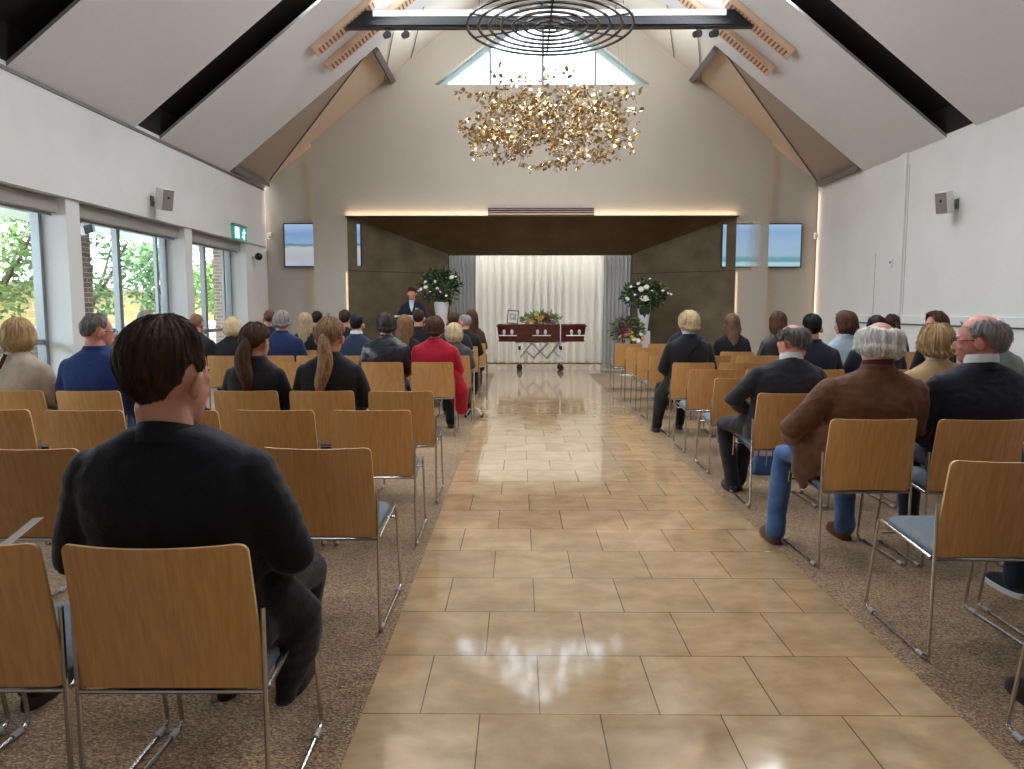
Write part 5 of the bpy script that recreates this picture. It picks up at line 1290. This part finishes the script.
for px, py, rr in ((641, 289.5, .065), (646.5, 287.5, .06), (644.5, 299.5, .10), (650, 279, .03), (631, 286.5, .03), (627, 299, .05), (638.5, 284, .045), (663, 291, .04), (668, 293.5, .03), (671, 294.5, .03), (652, 291, .03), (635, 295, .03)):
    q = at(px, py, YV - 0.26); bl.append((q.x - x, -0.26, q.z - z, rr, M_petw))
arrangement('flower_arrangement', (x, YV, z), 'white and green floral arrangement in the leaf-wrapped vase', (0.46, 0.26, 0.27), 600, 0.10, bl, zc=0.20, seed=4)
# low colourful flowers in a pale pot on a stand
p = P(627, 345.5, Y=15.15); s = empty('pot_stand', (p.x, 15.15, 0)); tag(s, 'small pale round stand under the colourful low flowers', 'stand')
b = NB(); lathe(b, [(0.13, 0), (0.13, 0.02), (0.03, 0.04), (0.03, p.z - 0.03), (0.15, p.z - 0.02), (0.15, p.z), (0.001, p.z)]); obj('stand_body', b, M_white, s)
v = empty('flower_pot', (p.x, 15.15, p.z)); tag(v, 'small cream pot holding the colourful low flowers', 'pot')
b = NB(); lathe(b, [(0.06, 0), (0.075, 0.1), (0.08, 0.15), (0.07, 0.15), (0.06, 0.12), (0.001, 0.12)]); obj('pot_body', b, mat('cream pot', '#d8d0bd', 0.5), v)
CLR = [mat('crimson petals', '#7d1f2c', 0.6), mat('pink petals', '#c4788a', 0.6), mat('yellow petals', '#d8b446', 0.6), mat('purple petals', '#6c4a6e', 0.6), M_petw, mat('peach petals', '#dba277', 0.6)]
rg = random.Random(9); bl = []
for px, py, rr, m in ((625, 330, .07, 0), (622, 334, .05, 0), (628, 326, .05, 0), (626, 334.5, .05, 1), (631, 333, .055, 2), (632, 337, .05, 2), (620, 337, .04, 2), (634, 340, .06, 4), (638, 341, .05, 4), (641, 335, .05, 4), (617, 327, .04, 3), (622, 322, .04, 3), (615, 334, .04, 3), (636, 327, .03, 3), (643, 339, .04, 5)):
    q = P(px, py, Y=14.95); bl.append((q.x - p.x, -0.2, q.z - p.z, rr, CLR[m]))
arrangement('flower_arrangement', (p.x, 15.15, p.z), 'low mixed arrangement of crimson, yellow and white flowers in the cream pot', (0.34, 0.22, 0.26), 420, 0.085, bl, zc=0.30, seed=6, leafm=mat('olive leaf', '#5c6046', 0.6, hex2='#3e4632', vscale=6))
# spray on the coffin
p = P(541, 324, Y=YK - 0.05); bl = []
for q in range(24):
    px = rg.uniform(529, 554); py = 322 - rg.uniform(0, 9.5) * (1 - abs(px - 538) / 24); u = P(px, py, Y=YK - 0.2)
    bl.append((u.x - p.x, -0.17 + rg.uniform(-.03, .1), u.z - zl, rg.uniform(.035, .065), CLR[(2, 5, 2, 1, 0, 5)[q % 6]] if px < 543 else CLR[(0, 1, 0, 3, 5, 0)[q % 6]]))
arrangement('flower_spray', (p.x, YK - 0.03, zl), 'spray of yellow, peach and crimson flowers lying on the coffin lid', (0.44, 0.20, 0.15), 380, 0.085, bl, zc=0.09, stems=8, seed=7, leafm=M_leafl)

# ------------------------------------------------------------------ lectern
q = P(398, 318.5, Y=14.45); t = empty('lectern', (q.x + 0.12, 14.45, 0)); tag(t, 'dark lectern with a pale sloping top in front of the speaker', 'lectern')
b = NB(); box(b, (0, 0, q.z + 0.015), (0.66, 0.42, 0.035), (R(-8), 0, 0)); obj('top', b, mat('pale lectern top', '#cfcac2', 0.4), t, smooth=False, bevel=0.006)
b = NB(); loft(b, [(0, 0.02, 0.04, .22, .16), (0, 0.02, q.z - 0.04, .26, .17)], power=10); obj('column', b, mat('dark lectern timber', '#2b2119', 0.45), t, angle=30)
b = NB(); box(b, (0, 0.02, 0.02), (0.56, 0.44, 0.04)); obj('base', b, mat('dark lectern timber', '#2b2119', 0.45), t, smooth=False, bevel=0.006)

# ------------------------------------------------------------------ quad cane in the aisle
g = P(474, 417, Z=0.0); t = empty('walking_cane', (g.x, g.y, 0)); tag(t, 'silver four-footed walking cane standing in the aisle by the small blonde woman', 'cane')
hz = P(474, 351, Y=g.y).z
b = NB(); tube(b, fillet([(0, 0, 0.10), (0, 0, hz), (0.0, -0.13, hz + 0.005)], 0.03), 0.011, 8); obj('shaft', b, M_nickel, t)
b = NB(); tube(b, [(0, -0.03, hz), (0.0, -0.14, hz + 0.005)], 0.017, 8, True); obj('handle', b, mat('grey cane grip', '#8f8d88', 0.6), t)
b = NB(); tube(b, [(0, 0, 0.13), (0, 0, 0.21)], 0.018, 10); obj('collar', b, mat('yellow cane collar', '#d8b43a', 0.5), t)
for a in (35, 145, 215, 325):
    d = Vector((math.cos(R(a)), math.sin(R(a)), 0)); b = NB(); tube(b, fillet([(0, 0, 0.11), tuple(d * 0.07 + Vector((0, 0, 0.10))), tuple(d * 0.12 + Vector((0, 0, 0.03)))], 0.02), 0.008, 6); lg = obj('foot_leg', b, M_nickel, t)
    b = NB(); tube(b, [tuple(d * 0.12 + Vector((0, 0, 0.035))), tuple(d * 0.123 + Vector((0, 0, 0.002)))], 0.015, 8); obj('rubber_tip', b, M_rub, lg)

# leaflet, bag, jacket
a = P(2, 543, Y=2.32); c = P(33, 518, Y=2.45)
d = (c - a); b = NB(); e = d.normalized(); n = Vector((0.2, -0.1, 1)).normalized()
pts = [a - e * 0.06, c, c + Vector((0.0, 0.06, -0.013)), a - e * 0.06 + Vector((0, 0.06, -0.013))]
f = face(b, pts); bmesh.ops.solidify(b, geom=b.faces[:], thickness=0.003)
tag(obj('leaflet', b, mat('white paper', '#e6e3dd', 0.7), smooth=False), 'thin white leaflet held at the frame edge beside the large man', 'leaflet')
g = P(765, 474, Z=0.0); t = empty('handbag', (g.x, g.y, 0.002)); tag(t, 'small blue handbag on the carpet under the chairs beside the charcoal-suited man', 'bag')
b = NB(); loft(b, [(0, 0, 0, .11, .06), (0, 0, 0.02, .12, .065), (0, 0, 0.10, .10, .045), (0, 0, 0.15, .08, .02)], power=3); obj('bag_body', b, mat('blue leather', '#30507e', 0.4), t)
b = NB(); tube(b, fillet([(-0.06, 0, 0.14), (-0.05, 0, 0.24), (0.05, 0, 0.24), (0.06, 0, 0.14)], 0.04), 0.006, 6); obj('bag_handle', b, mat('blue leather', '#30507e', 0.4), t)
cxg, cyg = 4.37, RROW[9]
place_chair(cxg, cyg, 0.0, 'beech chair with a bright green jacket hung over its back', 'beech chairs in rows on the blank-wall side of the aisle')
b = NB(); rows = []
for (y, z) in ((-0.085, 0.50), (-0.10, 0.62), (-0.108, 0.74), (-0.105, 0.802), (-0.075, 0.818), (-0.035, 0.80), (-0.025, 0.70), (-0.005, 0.56)):
    rows.append([b.verts.new((x, y + 0.012 * math.sin(x * 40), z)) for x in [-0.20 + 0.025 * i for i in range(13)]])
for p_, q_ in zip(rows, rows[1:]):
    for i in range(12): b.faces.new((p_[i], p_[i + 1], q_[i + 1], q_[i]))
o = obj('hung_jacket', b, cloth('bright green cloth', '#2f9a63'), angle=180); o.location = (cxg, cyg, 0); tag(o, 'bright green jacket hung over a chair back by the blank wall', 'jacket')

# ------------------------------------------------------------------ chandelier
YH = 10.55
p0 = P(467, 27, Y=YH); p1 = P(633, 27, Y=YH); RC = (p1.x - p0.x) / 2; hx = (p0.x + p1.x) / 2; zr = p0.z
t = empty('chandelier', (hx, YH, zr)); tag(t, 'large chandelier of gold and silver metal leaves hanging under black concentric rings', 'chandelier')
for i in range(7):
    r = RC * (1 - 0.137 * i); b = NB(); n = 64
    pts = [Vector((r * math.cos(2 * PI * q / n), r * math.sin(2 * PI * q / n), 0)) for q in range(n + 1)]
    tube(b, pts, 0.020, 6); obj('ring', b, M_black, t)
for a in (22, 90, 158, 202, 270, 338):
    b = NB(); tube(b, [(0, 0, 0.012), (RC * 1.02 * math.cos(R(a)), RC * 1.02 * math.sin(R(a)), 0.012)], 0.014, 6); obj('spoke', b, M_black, t)
for a in (22, 158, 202, 338):
    x_, y_ = RC * 0.9 * math.cos(R(a)), RC * 0.9 * math.sin(R(a))
    b = NB(); tube(b, [(x_, y_, 0), (x_, y_, ZR(hx + x_) - 0.13 - zr)], 0.005, 5); obj('suspension_cable', b, M_black, t)
ztop = P(551, 100, Y=YH).z - zr; zbot = P(551, 152, Y=YH).z - zr
rg = random.Random(21); bg_, bs_, bb_ = NB(), NB(), NB()
def leaf(bm, p, a, s):
    u = a.orthogonal().normalized(); u = Matrix.Rotation(rg.uniform(0, 6.28), 3, a) @ u; n = a.cross(u) * s * rg.uniform(-.18, .18)
    pts = [p + a * s * 1.15 * math.cos(th) + u * s * 0.78 * math.sin(th) + n * math.cos(th) ** 2 for th in [2 * PI * q / 8 for q in range(8)]]
    bm.faces.new([bm.verts.new(x) for x in pts])
for i in range(220):
    an = 2 * PI * i / 220 + rg.uniform(-.1, .1); r0 = 1.22 * RC / 1.15 * (rg.random() ** 0.45) * 0.94
    p = Vector((r0 * math.cos(an), r0 * math.sin(an), ztop + (zbot - ztop) * rg.random()))
    d = Vector((-math.sin(an), math.cos(an), 0)) * rg.choice((-1, 1)) + Vector((rg.gauss(0, .4), rg.gauss(0, .4), rg.gauss(0, .55)))
    pts = [p.copy()]
    for k_ in range(9):
        d = (d.normalized() + Vector((rg.gauss(0, .45), rg.gauss(0, .45), rg.gauss(0, .5)))).normalized(); p = p + d * 0.075
        hr = math.hypot(p.x, p.y)
        if hr > 1.27 * RC / 1.15: p.x *= 0.95; p.y *= 0.95
        if p.z > ztop + 0.12: p.z = ztop + 0.08
        if p.z < zbot - 0.05: p.z = zbot
        pts.append(p.copy())
        for _ in range(rg.choice((1, 2, 2, 3))):
            a = (d + Vector((rg.gauss(0, .8), rg.gauss(0, .8), rg.gauss(0, .8)))).normalized(); s = rg.uniform(0.015, 0.032)
            leaf(bg_ if rg.random() < 0.62 else bs_, p + a * (s + 0.02), a, s)
    tube(bb_, pts, 0.003, 4)
    if i % 4 == 0: tube(bb_, [pts[0], Vector((pts[0].x * 0.97, pts[0].y * 0.97, 0))], 0.0012, 3)
o = obj('gold_leaves', bg_, mat('polished gold leaf', '#c6a873', 0.25, 1.0), t, smooth=False); o['kind'] = 'stuff'
o = obj('silver_leaves', bs_, mat('polished silver leaf', '#cfc8bd', 0.22, 1.0), t, smooth=False); o['kind'] = 'stuff'
o = obj('twigs', bb_, mat('brass twig', '#a0824c', 0.35, 1.0), t); o['kind'] = 'stuff'

# ------------------------------------------------------------------ picture settings
sc.view_settings.view_transform = 'Standard'; sc.view_settings.look = 'None'; sc.view_settings.exposure = 0.7
bpy.data.scenes.remove(TMP)
sc.cycles.max_bounces = 7; sc.cycles.diffuse_bounces = 4; sc.cycles.glossy_bounces = 3; sc.cycles.transparent_max_bounces = 10
sc.cycles.use_denoising = True; sc.cycles.sample_clamp_indirect = 6.0; sc.cycles.caustics_reflective = False; sc.cycles.caustics_refractive = False
